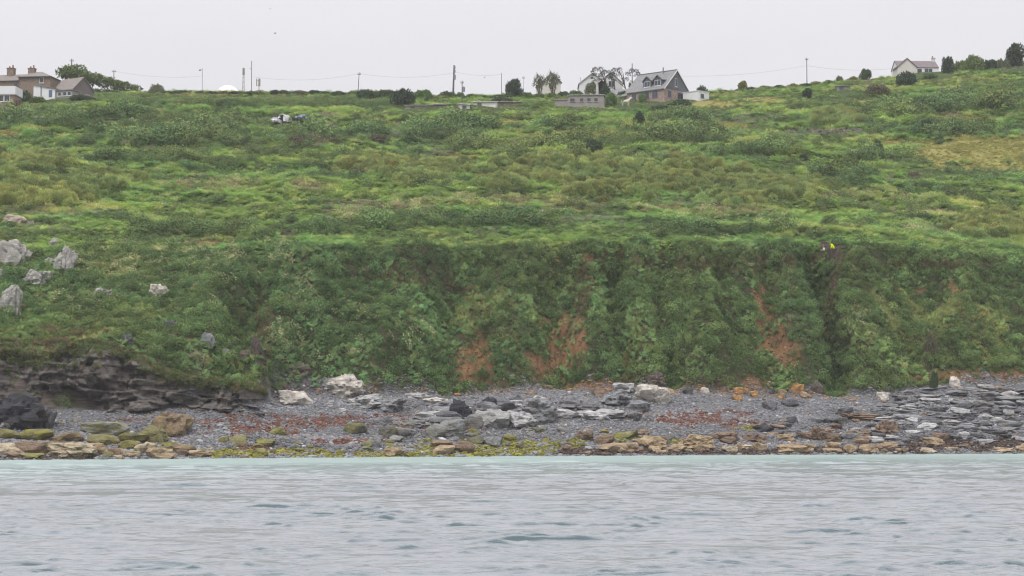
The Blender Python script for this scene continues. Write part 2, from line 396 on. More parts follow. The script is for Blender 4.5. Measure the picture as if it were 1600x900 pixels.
col = mixc(attr("earth"), col, ramp(estr.outputs[0], [(0.3, (0.06, 0.036, 0.024)), (0.42, (0.13, 0.074, 0.04)), (0.54, (0.20, 0.112, 0.052)), (0.7, (0.155, 0.102, 0.064))]))
col = mixc(attr("peat_shade"), col, ramp(n_g.outputs[0], [(0.3, (0.03, 0.022, 0.02)), (0.7, (0.085, 0.06, 0.048))]))  # dark earth; the gullies' shade is put into the same colour
shingle = ramp(n_f.outputs[0], [(0.3, (0.07, 0.073, 0.08)), (0.5, (0.14, 0.143, 0.15)), (0.72, (0.25, 0.25, 0.255))])
shingle = mixc(attr("wrack"), shingle, ramp(n_f.outputs[0], [(0.3, (0.10, 0.04, 0.03)), (0.7, (0.20, 0.085, 0.06))]))
shingle = mixc(attr("algae"), shingle, ramp(n_g.outputs[0], [(0.3, (0.09, 0.09, 0.025)), (0.7, (0.20, 0.19, 0.04))]))
shingle = mixc(attr("weed"), shingle, ramp(n_f.outputs[0], [(0.3, (0.025, 0.018, 0.014)), (0.7, (0.085, 0.062, 0.05))]))
strat = n.new("ShaderNodeTexNoise"); strat.inputs['Scale'].default_value = 1.2; strat.inputs['Detail'].default_value = 8; strat.inputs['Roughness'].default_value = .7
smp = n.new("ShaderNodeMapping"); smp.inputs['Scale'].default_value = (.3, .3, 2.6); l.new(tc.outputs['Object'], smp.inputs['Vector']); l.new(smp.outputs[0], strat.inputs['Vector'])
col = mixc(attr("beach"), col, shingle)
col = mixc(attr("rock"), col, ramp(strat.outputs[0], [(0.3, (0.03, 0.028, 0.028)), (0.48, (0.095, 0.08, 0.07)), (0.62, (0.16, 0.13, 0.105)), (0.75, (0.30, 0.27, 0.24))]))
l.new(col, b.inputs['Base Color'])
b.inputs['Roughness'].default_value = 0.95; b.inputs['Specular IOR Level'].default_value = 0.1
bp = n.new("ShaderNodeBump"); bp.inputs['Strength'].default_value = 0.8; bp.inputs['Distance'].default_value = 0.35
l.new(n_g.outputs[0], bp.inputs['Height']); l.new(bp.outputs[0], b.inputs['Normal'])
ground_me.materials.append(gm)
hillside = bpy.data.objects.new("hillside_ground", ground_me); COL.objects.link(hillside)
tag(hillside, "green coastal hillside with its cliff and grey shingle beach", "ground", kind="structure")

# ------------------------------------------------------------------ sea
wy = spaced([(-2500, -60, 24), (-60, 40, 40), (40, 48, 30), (48, 105, 560), (105, 190, 380), (190, 266, 300), (266, 285, 12), (285, 320, 6)])
wx_u = spaced([(-2500, -200, 14), (-200, -90, 24), (-90, 90, 550), (90, 200, 24), (200, 2500, 14)])
# columns crowd together towards the viewer's side only as the swell there is finer
WXg, WYg = np.meshgrid(wx_u, wy)
sq_row = 0.31 + 0.69 * smooth01((wy - 45) / 220)[:, None]
absx = np.abs(WXg)
WXg = np.where(absx <= 90, WXg * sq_row, np.sign(WXg) * (90 * sq_row + (absx - 90) * (2500 - 90 * sq_row) / (2500 - 90)))
WZ = np.zeros_like(WXg)
dxg = np.gradient(WXg, axis=1); dyg = np.gradient(WYg, axis=0); cell = np.maximum(dxg, dyg)
wr = np.random.default_rng(5)
env = 0.75 + 0.9 * fbm(WXg / 9, WYg / 7, 71, 2)
lulls = 1.0
for k in range(64):
    lam = 0.40 * (4.0 / 0.40) ** (k / 63.0)
    th = wr.normal(math.pi * 0.5 + 0.25, 0.55)
    kx, ky = math.cos(th) * 2 * math.pi / lam, math.sin(th) * 2 * math.pi / lam
    amp = 0.0032 * lam ** 0.85 * (0.6 + 0.8 * wr.random())
    ph = wr.random() * 6.283 + kx * WXg + ky * WYg + 0.9 * fbm(WXg / (lam * 5), WYg / (lam * 5), 200 + k, 1) * 6
    s = np.sin(ph)
    s = s + 0.22 * np.cos(2 * ph)          # sharper crests
    WZ += amp * s * smooth01((lam / np.maximum(cell, 1e-3) - 2.2) / 1.5) * env
for k in range(14):                         # short-crested wavelets: broad troughs, thin steep crests
    lam = 0.36 * (2.3 / 0.36) ** (k / 13.0)
    th = wr.normal(math.pi * 0.5 + 0.1, 0.2)
    kx, ky = math.cos(th) * 2 * math.pi / lam, math.sin(th) * 2 * math.pi / lam
    ph = wr.random() * 6.283 + kx * WXg + ky * WYg + 8 * fbm(WXg / (lam * 6), WYg / (lam * 4), 300 + k, 2)
    ridge = (1 - np.abs(np.sin(ph / 2))) ** 2.2
    gate = smooth01((fbm(WXg / (lam * 4.0), WYg / (lam * 1.7), 400 + k, 2) - .15) / .35)
    WZ += .076 * lam ** .62 * ridge * gate * (.45 + .55 * smooth01((np.interp(WXg, c_water[0], c_water[1]) - WYg) / 60)) * smooth01((lam / np.maximum(cell, 1e-3) - 4) / 2)
calm = smooth01((np.interp(WXg, c_water[0], c_water[1]) - WYg) / 60)
WZ *= (0.8 + 0.2 * calm) * 1.1
sea_me = grid_mesh("sea", WXg, WYg, WZ)
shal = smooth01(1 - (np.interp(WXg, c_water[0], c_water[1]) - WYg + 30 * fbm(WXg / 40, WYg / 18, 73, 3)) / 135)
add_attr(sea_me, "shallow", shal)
wm, n, l, b = new_mat("sea_water")
tc = n.new("ShaderNodeTexCoord")
mp = n.new("ShaderNodeMapping"); mp.inputs['Scale'].default_value = (0.55, 1.0, 1.0)
l.new(tc.outputs['Object'], mp.inputs['Vector'])
na = n.new("ShaderNodeTexNoise"); na.inputs['Scale'].default_value = 4.5; na.inputs['Detail'].default_value = 4; na.inputs['Roughness'].default_value = 0.62
l.new(mp.outputs[0], na.inputs['Vector'])
bp = n.new("ShaderNodeBump"); bp.inputs['Strength'].default_value = 1.0; bp.inputs['Distance'].default_value = 0.024
l.new(na.outputs[0], bp.inputs['Height']); l.new(bp.outputs[0], b.inputs['Normal'])
cr = n.new("ShaderNodeMix"); cr.data_type = 'RGBA'
cr.inputs['A'].default_value = (0.035, 0.075, 0.085, 1); cr.inputs['B'].default_value = (0.36, 0.46, 0.435, 1)
l.new(attr("shallow"), cr.inputs['Factor']); l.new(cr.outputs['Result'], b.inputs['Base Color'])
b.inputs['Roughness'].default_value = 0.3; b.inputs['Specular IOR Level'].default_value = 0.0
gls = n.new("ShaderNodeBsdfGlossy"); gls.inputs['Roughness'].default_value = 0.23; gls.inputs['Color'].default_value = (.80, .795, .805, 1)
l.new(bp.outputs[0], gls.inputs['Normal'])
lw_ = n.new("ShaderNodeLayerWeight"); l.new(bp.outputs[0], lw_.inputs['Normal'])        # grazing sheen of the sea surface
fr = n.new("ShaderNodeMapRange"); fr.inputs['From Min'].default_value = .45; fr.inputs['From Max'].default_value = .88; fr.inputs['To Min'].default_value = .08; fr.inputs['To Max'].default_value = .84
l.new(lw_.outputs['Facing'], fr.inputs['Value'])
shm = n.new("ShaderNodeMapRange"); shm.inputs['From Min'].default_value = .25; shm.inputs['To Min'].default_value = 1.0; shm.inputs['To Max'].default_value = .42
l.new(attr("shallow"), shm.inputs['Value'])                     # cliff reflection turned down over pale sandy shallows so their colour shows
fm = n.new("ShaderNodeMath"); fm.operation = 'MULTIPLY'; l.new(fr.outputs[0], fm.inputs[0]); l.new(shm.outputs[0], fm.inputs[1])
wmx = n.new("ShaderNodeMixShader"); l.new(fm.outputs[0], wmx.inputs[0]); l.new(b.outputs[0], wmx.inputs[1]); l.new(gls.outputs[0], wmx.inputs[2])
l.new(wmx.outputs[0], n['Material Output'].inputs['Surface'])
sea_me.materials.append(wm)
sea = bpy.data.objects.new("sea_water", sea_me); COL.objects.link(sea)
tag(sea, "rippled pale grey sea turning turquoise beside the shore", "water", kind="structure")

# ------------------------------------------------------------------ leaf clumps
def leaf_mat(name, trans=0.25, rough=0.7, spec=0.15):
    m, n, l, b = new_mat(name)
    a = n.new("ShaderNodeAttribute"); a.attribute_type = 'INSTANCER'; a.attribute_name = "tint"
    g = n.new("ShaderNodeNewGeometry")
    mr = n.new("ShaderNodeMapRange"); mr.inputs['To Min'].default_value = 0.8; mr.inputs['To Max'].default_value = 1.2
    l.new(g.outputs['Random Per Island'], mr.inputs['Value'])
    v = n.new("ShaderNodeVectorMath"); v.operation = 'SCALE'
    l.new(a.outputs['Color'], v.inputs[0]); l.new(mr.outputs[0], v.inputs['Scale'])
    l.new(v.outputs[0], b.inputs['Base Color'])
    b.inputs['Roughness'].default_value = rough; b.inputs['Specular IOR Level'].default_value = spec
    t = n.new("ShaderNodeBsdfTranslucent"); l.new(v.outputs[0], t.inputs['Color'])
    mx = n.new("ShaderNodeMixShader"); mx.inputs[0].default_value = trans
    l.new(b.outputs[0], mx.inputs[1]); l.new(t.outputs[0], mx.inputs[2])
    l.new(mx.outputs[0], n['Material Output'].inputs['Surface'])
    return m
M_leaf = leaf_mat("wild_foliage")
def raw_mesh(name, V, Fc, mat, smooth=False):
    me = bpy.data.meshes.new(name)
    me.from_pydata([tuple(v) for v in V], [], Fc); me.update()
    if smooth: me.shade_smooth()
    me.materials.append(mat); return me
def leaf_quad(V, Fc, p, d, nrm, ln, wd):
    d = Vector(d).normalized(); nrm = Vector(nrm); s = d.cross(nrm)
    if s.length < 1e-4: s = d.orthogonal()
    s.normalize(); p = Vector(p); k = len(V)
    up = s.cross(d)
    V += [p, p + d * ln * 0.45 + s * wd * 0.5 + up * ln * 0.08, p + d * ln - up * ln * 0.1, p + d * ln * 0.45 - s * wd * 0.5 + up * ln * 0.08]
    Fc.append((k, k + 1, k + 2, k + 3))
def rnd_dir(r, up=0.0):
    v = Vector((r.gauss(0, 1), r.gauss(0, 1), r.gauss(0, 1) + up)); return v.normalized()
def bracken(seed):
    r = random.Random(seed); V, Fc = [], []
    for k in range(13):
        a = r.random() * 6.283; L = r.uniform(0.55, 1.0); lean = r.uniform(0.35, 1.0)
        p = Vector((r.uniform(-.25, .25), r.uniform(-.25, .25), 0)); el = math.pi / 2 - 0.25
        pts = [p]
        for i in range(5):
            el -= lean * 0.32
            p = p + Vector((math.cos(a) * math.cos(el), math.sin(a) * math.cos(el), math.sin(el))) * L / 5
            pts.append(p)
        for i in range(1, 6):
            d = (pts[i] - pts[i - 1]).normalized(); s = d.cross(Vector((0, 0, 1))).normalized()
            w = 0.30 * L * (1 - abs(i - 2.4) / 4.2)
            for sg in (-1, 1):
                leaf_quad(V, Fc, pts[i - 1], s * sg + d * 0.55 + Vector((0, 0, -.12)), Vector((0, 0, 1)), w, w * 0.55)
    return V, Fc
def bramble(seed, n=95, leaf=0.2):
    r = random.Random(seed); V, Fc = [], []
    lumps = [(Vector((r.uniform(-.35, .35), r.uniform(-.35, .35), r.uniform(.1, .4))), r.uniform(.28, .48)) for _ in range(5)]
    for k in range(n):
        c, rad = lumps[k % 5]; d = rnd_dir(r, 0.6)
        p = c + d * rad * r.uniform(.75, 1.05)
        if p.z < -0.05: p.z = abs(p.z)
        leaf_quad(V, Fc, p, rnd_dir(r, -.1) + d * .4, d, leaf * r.uniform(.7, 1.3), leaf * r.uniform(.55, .9))
    return V, Fc
def gorse(seed, n=420):
    r = random.Random(seed); V, Fc = [], []
    for k in range(n):
        d = rnd_dir(r, 1.1)
        if d.z < 0.02: d.z = 0.05
        q = Vector((d.x * .55, d.y * .55, d.z * .75)) * r.uniform(.62, 1.0)
        q += Vector((.12 * math.sin(q.y * 9 + seed), .12 * math.cos(q.x * 8 + seed), 0)); leaf_quad(V, Fc, q, d + Vector((0, 0, .7)), rnd_dir(r), r.uniform(.09, .2), .06)
    return V, Fc
def tuft(seed, n=60, h=0.7, w=0.045, spread=.4):
    r = random.Random(seed); V, Fc = [], []
    for k in range(n):
        p = Vector((r.gauss(0, spread * .6), r.gauss(0, spread * .6), 0))
        d = Vector((r.gauss(0, .35) + p.x * .5, r.gauss(0, .35) + p.y * .5, 1))
        leaf_quad(V, Fc, p, d, rnd_dir(r), h * r.uniform(.55, 1.1), w * r.uniform(.8, 1.5))
    return V, Fc
def umbels(seed, n=9):
    r = random.Random(seed); V, Fc = [], []
    for k in range(n):
        p = Vector((r.gauss(0, .35), r.gauss(0, .35), r.uniform(.55, 1.0)))
        for j in range(3):
            leaf_quad(V, Fc, p + Vector((r.gauss(0, .03), r.gauss(0, .03), r.gauss(0, .03))), rnd_dir(r), rnd_dir(r, 1.0), .13, .12)
    return V, Fc
def proto(name, gen, mat=None):
    me = raw_mesh(name, *gen, mat or M_leaf)
    return bpy.data.objects.new(name, me)

def scatter(name, P, rot, scl, tint, protos, idx, label, cat, sclz=None):
    """one uncountable growth: a point set that carries small clumps"""
    me = bpy.data.meshes.new(name)
    me.vertices.add(len(P)); me.vertices.foreach_set("co", np.asarray(P, np.float32).ravel())
    def A(nm, ty, key, arr):
        a = me.attributes.new(nm, ty, 'POINT'); a.data.foreach_set(key, np.asarray(arr).ravel())
    A("rot", 'FLOAT_VECTOR', "vector", np.asarray(rot, np.float32))
    s3 = np.stack([scl, scl, scl if sclz is None else sclz], -1)
    A("scl", 'FLOAT_VECTOR', "vector", s3.astype(np.float32))
    A("tint", 'FLOAT_COLOR', "color", np.concatenate([tint, np.ones((len(P), 1))], 1).astype(np.float32))
    A("pick", 'INT', "value", np.asarray(idx, np.int32))
    o = bpy.data.objects.new(name, me); COL.objects.link(o)
    tag(o, label, cat, kind="stuff")
    ng = bpy.data.node_groups.new(name + "_growth", 'GeometryNodeTree')
    ng.interface.new_socket("Geometry", in_out='INPUT', socket_type='NodeSocketGeometry')
    ng.interface.new_socket("Geometry", in_out='OUTPUT', socket_type='NodeSocketGeometry')
    N, Lk = ng.nodes, ng.links
    gi, go = N.new("NodeGroupInput"), N.new("NodeGroupOutput")
    m2p = N.new("GeometryNodeMeshToPoints"); iop = N.new("GeometryNodeInstanceOnPoints")
    g2i = N.new("GeometryNodeGeometryToInstance")
    for p in reversed(protos):
        oi = N.new("GeometryNodeObjectInfo"); oi.inputs['Object'].default_value = p
        Lk.new(oi.outputs['Geometry'], g2i.inputs[0])
    def NA(nm, ty):
        x = N.new("GeometryNodeInputNamedAttribute"); x.data_type = ty; x.inputs['Name'].default_value = nm
        return [s for s in x.outputs if s.enabled and s.name == 'Attribute'][0]
    e2r = N.new("FunctionNodeEulerToRotation")
    Lk.new(NA("rot", 'FLOAT_VECTOR'), e2r.inputs[0])
    Lk.new(gi.outputs[0], m2p.inputs[0]); Lk.new(m2p.outputs[0], iop.inputs['Points'])
    Lk.new(g2i.outputs[0], iop.inputs['Instance']); iop.inputs['Pick Instance'].default_value = True
    Lk.new(NA("pick", 'INT'), iop.inputs['Instance Index'])
    Lk.new(e2r.outputs[0], iop.inputs['Rotation']); Lk.new(NA("scl", 'FLOAT_VECTOR'), iop.inputs['Scale'])
    Lk.new(iop.outputs[0], go.inputs[0])
    md = o.modifiers.new("growth", 'NODES'); md.node_group = ng
    return o

# ------------------------------------------------------------------ where things grow
cx_ = 0.25 * (GX[:-1, :-1] + GX[1:, :-1] + GX[:-1, 1:] + GX[1:, 1:]); cy_ = 0.25 * (GY[:-1, :-1] + GY[1:, :-1] + GY[:-1, 1:] + GY[1:, 1:])
e1 = np.stack([GX[:-1, 1:] - GX[:-1, :-1], 0 * cx_, GZ[:-1, 1:] - GZ[:-1, :-1]], -1)
e2 = np.stack([0 * cx_, GY[1:, :-1] - GY[:-1, :-1], GZ[1:, :-1] - GZ[:-1, :-1]], -1)
cn = np.cross(e1, e2); area = np.linalg.norm(cn, axis=-1)
def sample(density):
    """density: expected growths per square metre of slope for every cell"""
    k = rng.poisson(np.clip(density * area, 0, 60))
    j, i = np.nonzero(k); rep = k[j, i]
    j = np.repeat(j, rep); i = np.repeat(i, rep)
    u, v = rng.random(len(i)), rng.random(len(i))
    x = XS[i] + u * (XS[i + 1] - XS[i]); y = YS[j] + v * (YS[j + 1] - YS[j])
    z = (GZ[j, i] * (1 - u) + GZ[j, i + 1] * u) * (1 - v) + (GZ[j + 1, i] * (1 - u) + GZ[j + 1, i + 1] * u) * v
    nn = cn[j, i] / area[j, i][:, None]
    return x, y, z, nn, j, i
cpx, cpy = proj(cx_, cy_, 0.25 * (GZ[:-1, :-1] + GZ[1:, :-1] + GZ[:-1, 1:] + GZ[1:, 1:]))
cYb = np.interp(cx_, c_base[0], c_base[1]); cYt = np.interp(cx_, c_top[0], c_top[1]); cYs = np.interp(cx_, c_sky[0], c_sky[1])
inview = (cpx > -170) & (cpx < 1770) & (cy_ < cYs + 14)
c_earth = blob(cpx, cpy, EARTH)
c_peat_shade = blob(cpx, cpy, PEAT_SHADE, .3, 99)
c_rock = blob(cpx, cpy, ROCKFACE, 0.45, 98)
d_face = np.where((cy_ > cYb + 0.4) & (cy_ <= cYt + 3), 5.5, 0) * (1 - 0.86 * c_earth) * (1 - 0.93 * c_rock)
d_hill = np.where(cy_ > cYt + 3, np.interp(cy_, [285, 340, 420, 480], [4.2, 3.2, 2.3, 2.0]), 0) * (1 - 0.97 * c_earth)
x, y, z, nn, jj, ii = sample((d_face + d_hill) * inview * (1 - .85 * c_peat_shade))
NP = len(x)
px, py = proj(x, y, z)
face = y <= np.interp(x, c_top[0], c_top[1]) + 2.0
def amt(S, s): return blob(px, py, S, 0.45, s)
z_dry, z_och, z_pale, z_speck, z_gor, z_hea, z_dark, z_lush = (amt(S, 110 + k) for k, S in enumerate((DRY, OCHRE, PALE, SPECK, GORSE, HEATH, DARK, LUSH)))
nA = fbm(x / 13, y / 8, 301, 3); nB = fbm(x / 4.0, y / 3.2, 311, 3); nC = fbm(x / 30, y / 14, 321, 3); nD = fbm(x / 1.6, y / 1.6, 331, 2)
u = rng.random(NP)
KIND = np.zeros(NP, int)                    # 0 bracken 1 bramble 2 gorse 3 heather 4 grass
KIND[(nB < -0.22) & (u < 0.7)] = 1
KIND[(nA > 0.34) & (u < 0.45)] = 4
KIND[(nA < -0.38) & (u < 0.6)] = 3
KIND[(u > 0.90) & (nB > 0)] = 4
KIND[face & (nB < 0.12)] = 1
KIND[face & (nA > 0.42) & (u < .3)] = 4
KIND[z_dark > rng.random(NP)] = 1
KIND[(z_hea * 0.5 > rng.random(NP))] = 3
KIND[(z_dry * 0.55 > rng.random(NP))] = 4

KIND[(z_pale * 0.35 > rng.random(NP))] = 4
KIND[(z_lush * 0.8 > rng.random(NP))] = 0
KIND[z_gor > 0.5] = 2
KIND[(z_och > 0.25) & (rng.random(NP) < 0.96)] = 4
BASE = np.array([(0.225, 0.315, 0.105), (0.120, 0.168, 0.066), (0.182, 0.215, 0.076), (0.185, 0.175, 0.110), (0.27, 0.30, 0.105)])
tint = BASE[KIND]
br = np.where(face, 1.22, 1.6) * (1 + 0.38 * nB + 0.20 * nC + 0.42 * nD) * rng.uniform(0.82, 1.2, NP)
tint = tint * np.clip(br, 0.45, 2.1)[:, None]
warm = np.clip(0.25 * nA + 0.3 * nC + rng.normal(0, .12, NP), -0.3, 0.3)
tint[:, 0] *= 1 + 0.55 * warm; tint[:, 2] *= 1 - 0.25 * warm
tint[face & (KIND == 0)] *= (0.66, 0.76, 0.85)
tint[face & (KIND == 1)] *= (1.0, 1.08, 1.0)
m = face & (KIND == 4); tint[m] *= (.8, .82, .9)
m = (z_och > 0.3) & (KIND == 4); tint[m] = np.array((0.36, 0.345, 0.115)) * rng.uniform(.8, 1.15, (m.sum(), 1)) * (1 + 0.3 * nA[m])[:, None]
m = (z_pale > 0.3) & (KIND == 4); tint[m] = np.array((0.38, 0.34, 0.17)) * rng.uniform(.7, 1.2, (m.sum(), 1))
m = (z_dry > 0.3) & (KIND == 4); tint[m] = np.array((0.20, 0.17, 0.085)) * rng.uniform(.65, 1.25, (m.sum(), 1))
m = (z_lush > 0.3) & (KIND == 0); tint[m] *= (0.95, 0.95, 1.0)
m = (z_dark > 0.3) & (KIND == 1); tint[m] *= (0.9, 0.9, 0.85)
near = np.interp(y, [240, 300, 340, 480], [0.62, 0.7, 0.9, 1.15])
scl = near * rng.uniform(0.75, 1.25, NP) * (1 + 0.7 * nB)
scl *= np.where(KIND == 2, 1.5 + 0.9 * nB, 1.0) * np.where(KIND == 4, 0.9, 1.0) * np.where(z_dark > .4, 1.35, 1.0) * np.where(z_och > .3, 0.6, 1.0)
scl *= np.where((KIND == 1) & ~face, 1.15, 1.0)
LOWCUT = [(978, 169, 20, 7), (440, 198, 22, 7), (474, 195, 18, 6), (655, 173, 34, 6), (690, 170, 20, 5), (727, 175, 14, 6), (770, 171, 60, 7), (905, 168, 46, 8), (1010, 163, 66, 8), (1075, 160, 30, 8), (61, 192, 24, 5), (1297, 396, 20, 12), (1440, 118, 45, 8), (20, 168, 40, 8), (85, 158, 70, 8), (1318, 146, 18, 5)]
LOWCUT += [(1530, 268, 110, 8), (1300, 399, 16, 8)]
low = np.zeros(NP)
for cx, cy, rx, ry in LOWCUT: low = np.maximum(low, smooth01((1.25 - np.hypot((px - cx) / rx, (py - cy) / ry)) / .3))
scl *= 1 - .68 * low
big = face & (KIND == 1) & (rng.random(NP) < .13); scl[big] *= rng.uniform(1.7, 2.6, big.sum())
tint[big] *= rng.uniform(.8, 1.35, (big.sum(), 1))
edge = np.abs(y - np.interp(x, c_top[0], c_top[1]) - 1.5 - 0 * x) < 1.6; scl[edge & (KIND < 2)] *= 1.1
scl = np.clip(scl, 0.3, 2.6)
az = rng.uniform(0, 6.283, NP)
# lean growth out of the slope
tilt = np.where(face, 0.7, 0.25)
rx_ = -np.arctan2(nn[:, 1], nn[:, 2]) * tilt; ry_ = np.arctan2(nn[:, 0], nn[:, 2]) * tilt
rot = np.stack([rx_ + rng.normal(0, .1, NP), ry_ + rng.normal(0, .1, NP), az], -1)
# gorse and hedge bushes: fewer, bigger domes with shade between them
keep = np.ones(NP, bool)
g_ = KIND == 2; keep[g_ & (rng.random(NP) > .34)] = False; scl[g_] = rng.uniform(1.25, 2.3, g_.sum()); tint[g_] *= rng.uniform(.78, 1.3, (g_.sum(), 1))
sky_d = np.interp(x, c_sky[0], c_sky[1]) - y
h_ = (KIND == 1) & ~face & (rng.random(NP) < .16) & (sky_d > 38); scl[h_] *= rng.uniform(1.6, 2.3, h_.sum()); tint[h_] *= rng.uniform(.75, 1.2, (h_.sum(), 1))
b_ = (KIND == 0) & ~face; scl[b_] *= np.clip(rng.lognormal(-.06, .3, b_.sum()), .55, 1.9)
scl *= np.where(sky_d < 30, .62, 1.0)
P = np.stack([x, y, z - 0.08], -1)
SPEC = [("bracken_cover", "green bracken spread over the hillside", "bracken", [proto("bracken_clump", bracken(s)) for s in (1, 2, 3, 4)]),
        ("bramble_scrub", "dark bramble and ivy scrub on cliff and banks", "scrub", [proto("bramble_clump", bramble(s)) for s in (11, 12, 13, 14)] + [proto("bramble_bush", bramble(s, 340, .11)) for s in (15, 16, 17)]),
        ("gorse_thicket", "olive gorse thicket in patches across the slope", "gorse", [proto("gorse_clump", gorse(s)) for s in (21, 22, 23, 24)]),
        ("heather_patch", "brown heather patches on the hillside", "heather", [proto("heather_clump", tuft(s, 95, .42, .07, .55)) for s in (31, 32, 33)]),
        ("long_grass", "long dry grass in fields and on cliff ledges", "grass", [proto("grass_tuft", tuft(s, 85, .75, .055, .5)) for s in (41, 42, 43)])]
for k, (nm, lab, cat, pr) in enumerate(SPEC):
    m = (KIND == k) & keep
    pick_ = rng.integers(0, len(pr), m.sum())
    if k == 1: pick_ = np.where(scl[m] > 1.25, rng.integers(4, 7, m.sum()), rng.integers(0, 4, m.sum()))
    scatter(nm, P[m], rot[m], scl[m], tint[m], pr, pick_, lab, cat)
# cream flower heads standing over the scrub
sp_p = np.maximum(z_speck * 0.30, z_pale * 0.28) * (rng.random(NP) < 0.9) + 0.006
m = (rng.random(NP) < sp_p * np.clip(1 + 2 * nB, 0.1, 2)) & (KIND != 2)
fl = np.array((0.58, 0.54, 0.30)) * rng.uniform(.6, 1.25, (m.sum(), 1))
upr = [proto("flower_head", umbels(s)) for s in (51, 52, 53)]
scatter("cream_flower_heads", P[m], rot[m], np.clip(scl[m] * 1.0, .5, 1.1), fl, upr, rng.integers(0, 3, m.sum()), "scattered cream flower heads over the scrub", "flowers")
print("growths", NP)

# ------------------------------------------------------------------ rocks
from mathutils import noise as mn
rm, n, l, b = new_mat("shore_rock")
tc = n.new("ShaderNodeTexCoord"); oi = n.new("ShaderNodeObjectInfo"); geo = n.new("ShaderNodeNewGeometry")
def wnoise(scale, detail=6, rough=0.6, src='Position', vscale=None):
    x = n.new("ShaderNodeTexNoise"); x.inputs['Scale'].default_value = scale
    x.inputs['Detail'].default_value = detail; x.inputs['Roughness'].default_value = rough
    if vscale:
        mp = n.new("ShaderNodeMapping"); mp.inputs['Scale'].default_value = vscale
        l.new(geo.outputs['Position'], mp.inputs['Vector']); l.new(mp.outputs[0], x.inputs['Vector'])
    else:
        l.new(geo.outputs['Position'], x.inputs['Vector'])
    return x.outputs[0]
def mrange(src, a, b_, c, d):
    x = n.new("ShaderNodeMapRange"); x.inputs['From Min'].default_value = a; x.inputs['From Max'].default_value = b_
    x.inputs['To Min'].default_value = c; x.inputs['To Max'].default_value = d; l.new(src, x.inputs['Value']); return x.outputs[0]
def mathn(op, a, b_):
    x = n.new("ShaderNodeMath"); x.operation = op
    for k, v in ((0, a), (1, b_)):
        if isinstance(v, (int, float)): x.inputs[k].default_value = v
        else: l.new(v, x.inputs[k])
    return x.outputs[0]
coarse, fine, strata = wnoise(0.9, 6), wnoise(5.0, 8, 0.7), wnoise(1.6, 6, 0.65, vscale=(0.35, 0.35, 3.2))
bright = mathn('MULTIPLY', mrange(coarse, 0.28, 0.72, 0.62, 1.38), mathn('MULTIPLY', mrange(fine, 0.3, 0.7, 0.72, 1.28), mrange(strata, 0.3, 0.7, 0.8, 1.2)))
vsc = n.new("ShaderNodeVectorMath"); vsc.operation = 'SCALE'
l.new(oi.outputs['Color'], vsc.inputs[0]); l.new(bright, vsc.inputs['Scale'])
lich = n.new("ShaderNodeRGB"); lich.outputs[0].default_value = (0.50, 0.47, 0.42, 1)
stain = n.new("ShaderNodeRGB"); stain.outputs[0].default_value = (0.19, 0.13, 0.085, 1)
c1 = mixc(mrange(wnoise(0.55, 5, 0.6), 0.56, 0.72, 0.0, 0.55), vsc.outputs[0], stain.outputs[0])
c1 = mixc(mrange(wnoise(7.0, 5, 0.75), 0.66, 0.74, 0.0, 0.75), c1, lich.outputs[0])
alg = ramp(wnoise(1.3, 4), [(0.35, (0.13, 0.13, 0.025)), (0.6, (0.27, 0.25, 0.04)), (0.75, (0.17, 0.18, 0.03))])
afac = mathn('MULTIPLY', oi.outputs['Alpha'], mrange(wnoise(1.0, 6, 0.7), 0.42, 0.54, 0.0, 1.0))
c1 = mixc(afac, c1, alg)
l.new(c1, b.inputs['Base Color'])
b.inputs['Roughness'].default_value = 0.88; b.inputs['Specular IOR Level'].default_value = 0.2
bp = n.new("ShaderNodeBump"); bp.inputs['Strength'].default_value = 0.9; bp.inputs['Distance'].default_value = 0.25
l.new(mathn('ADD', mathn('MULTIPLY', strata, 0.7), fine), bp.inputs['Height']); l.new(bp.outputs[0], b.inputs['Normal'])
M_rock = rm

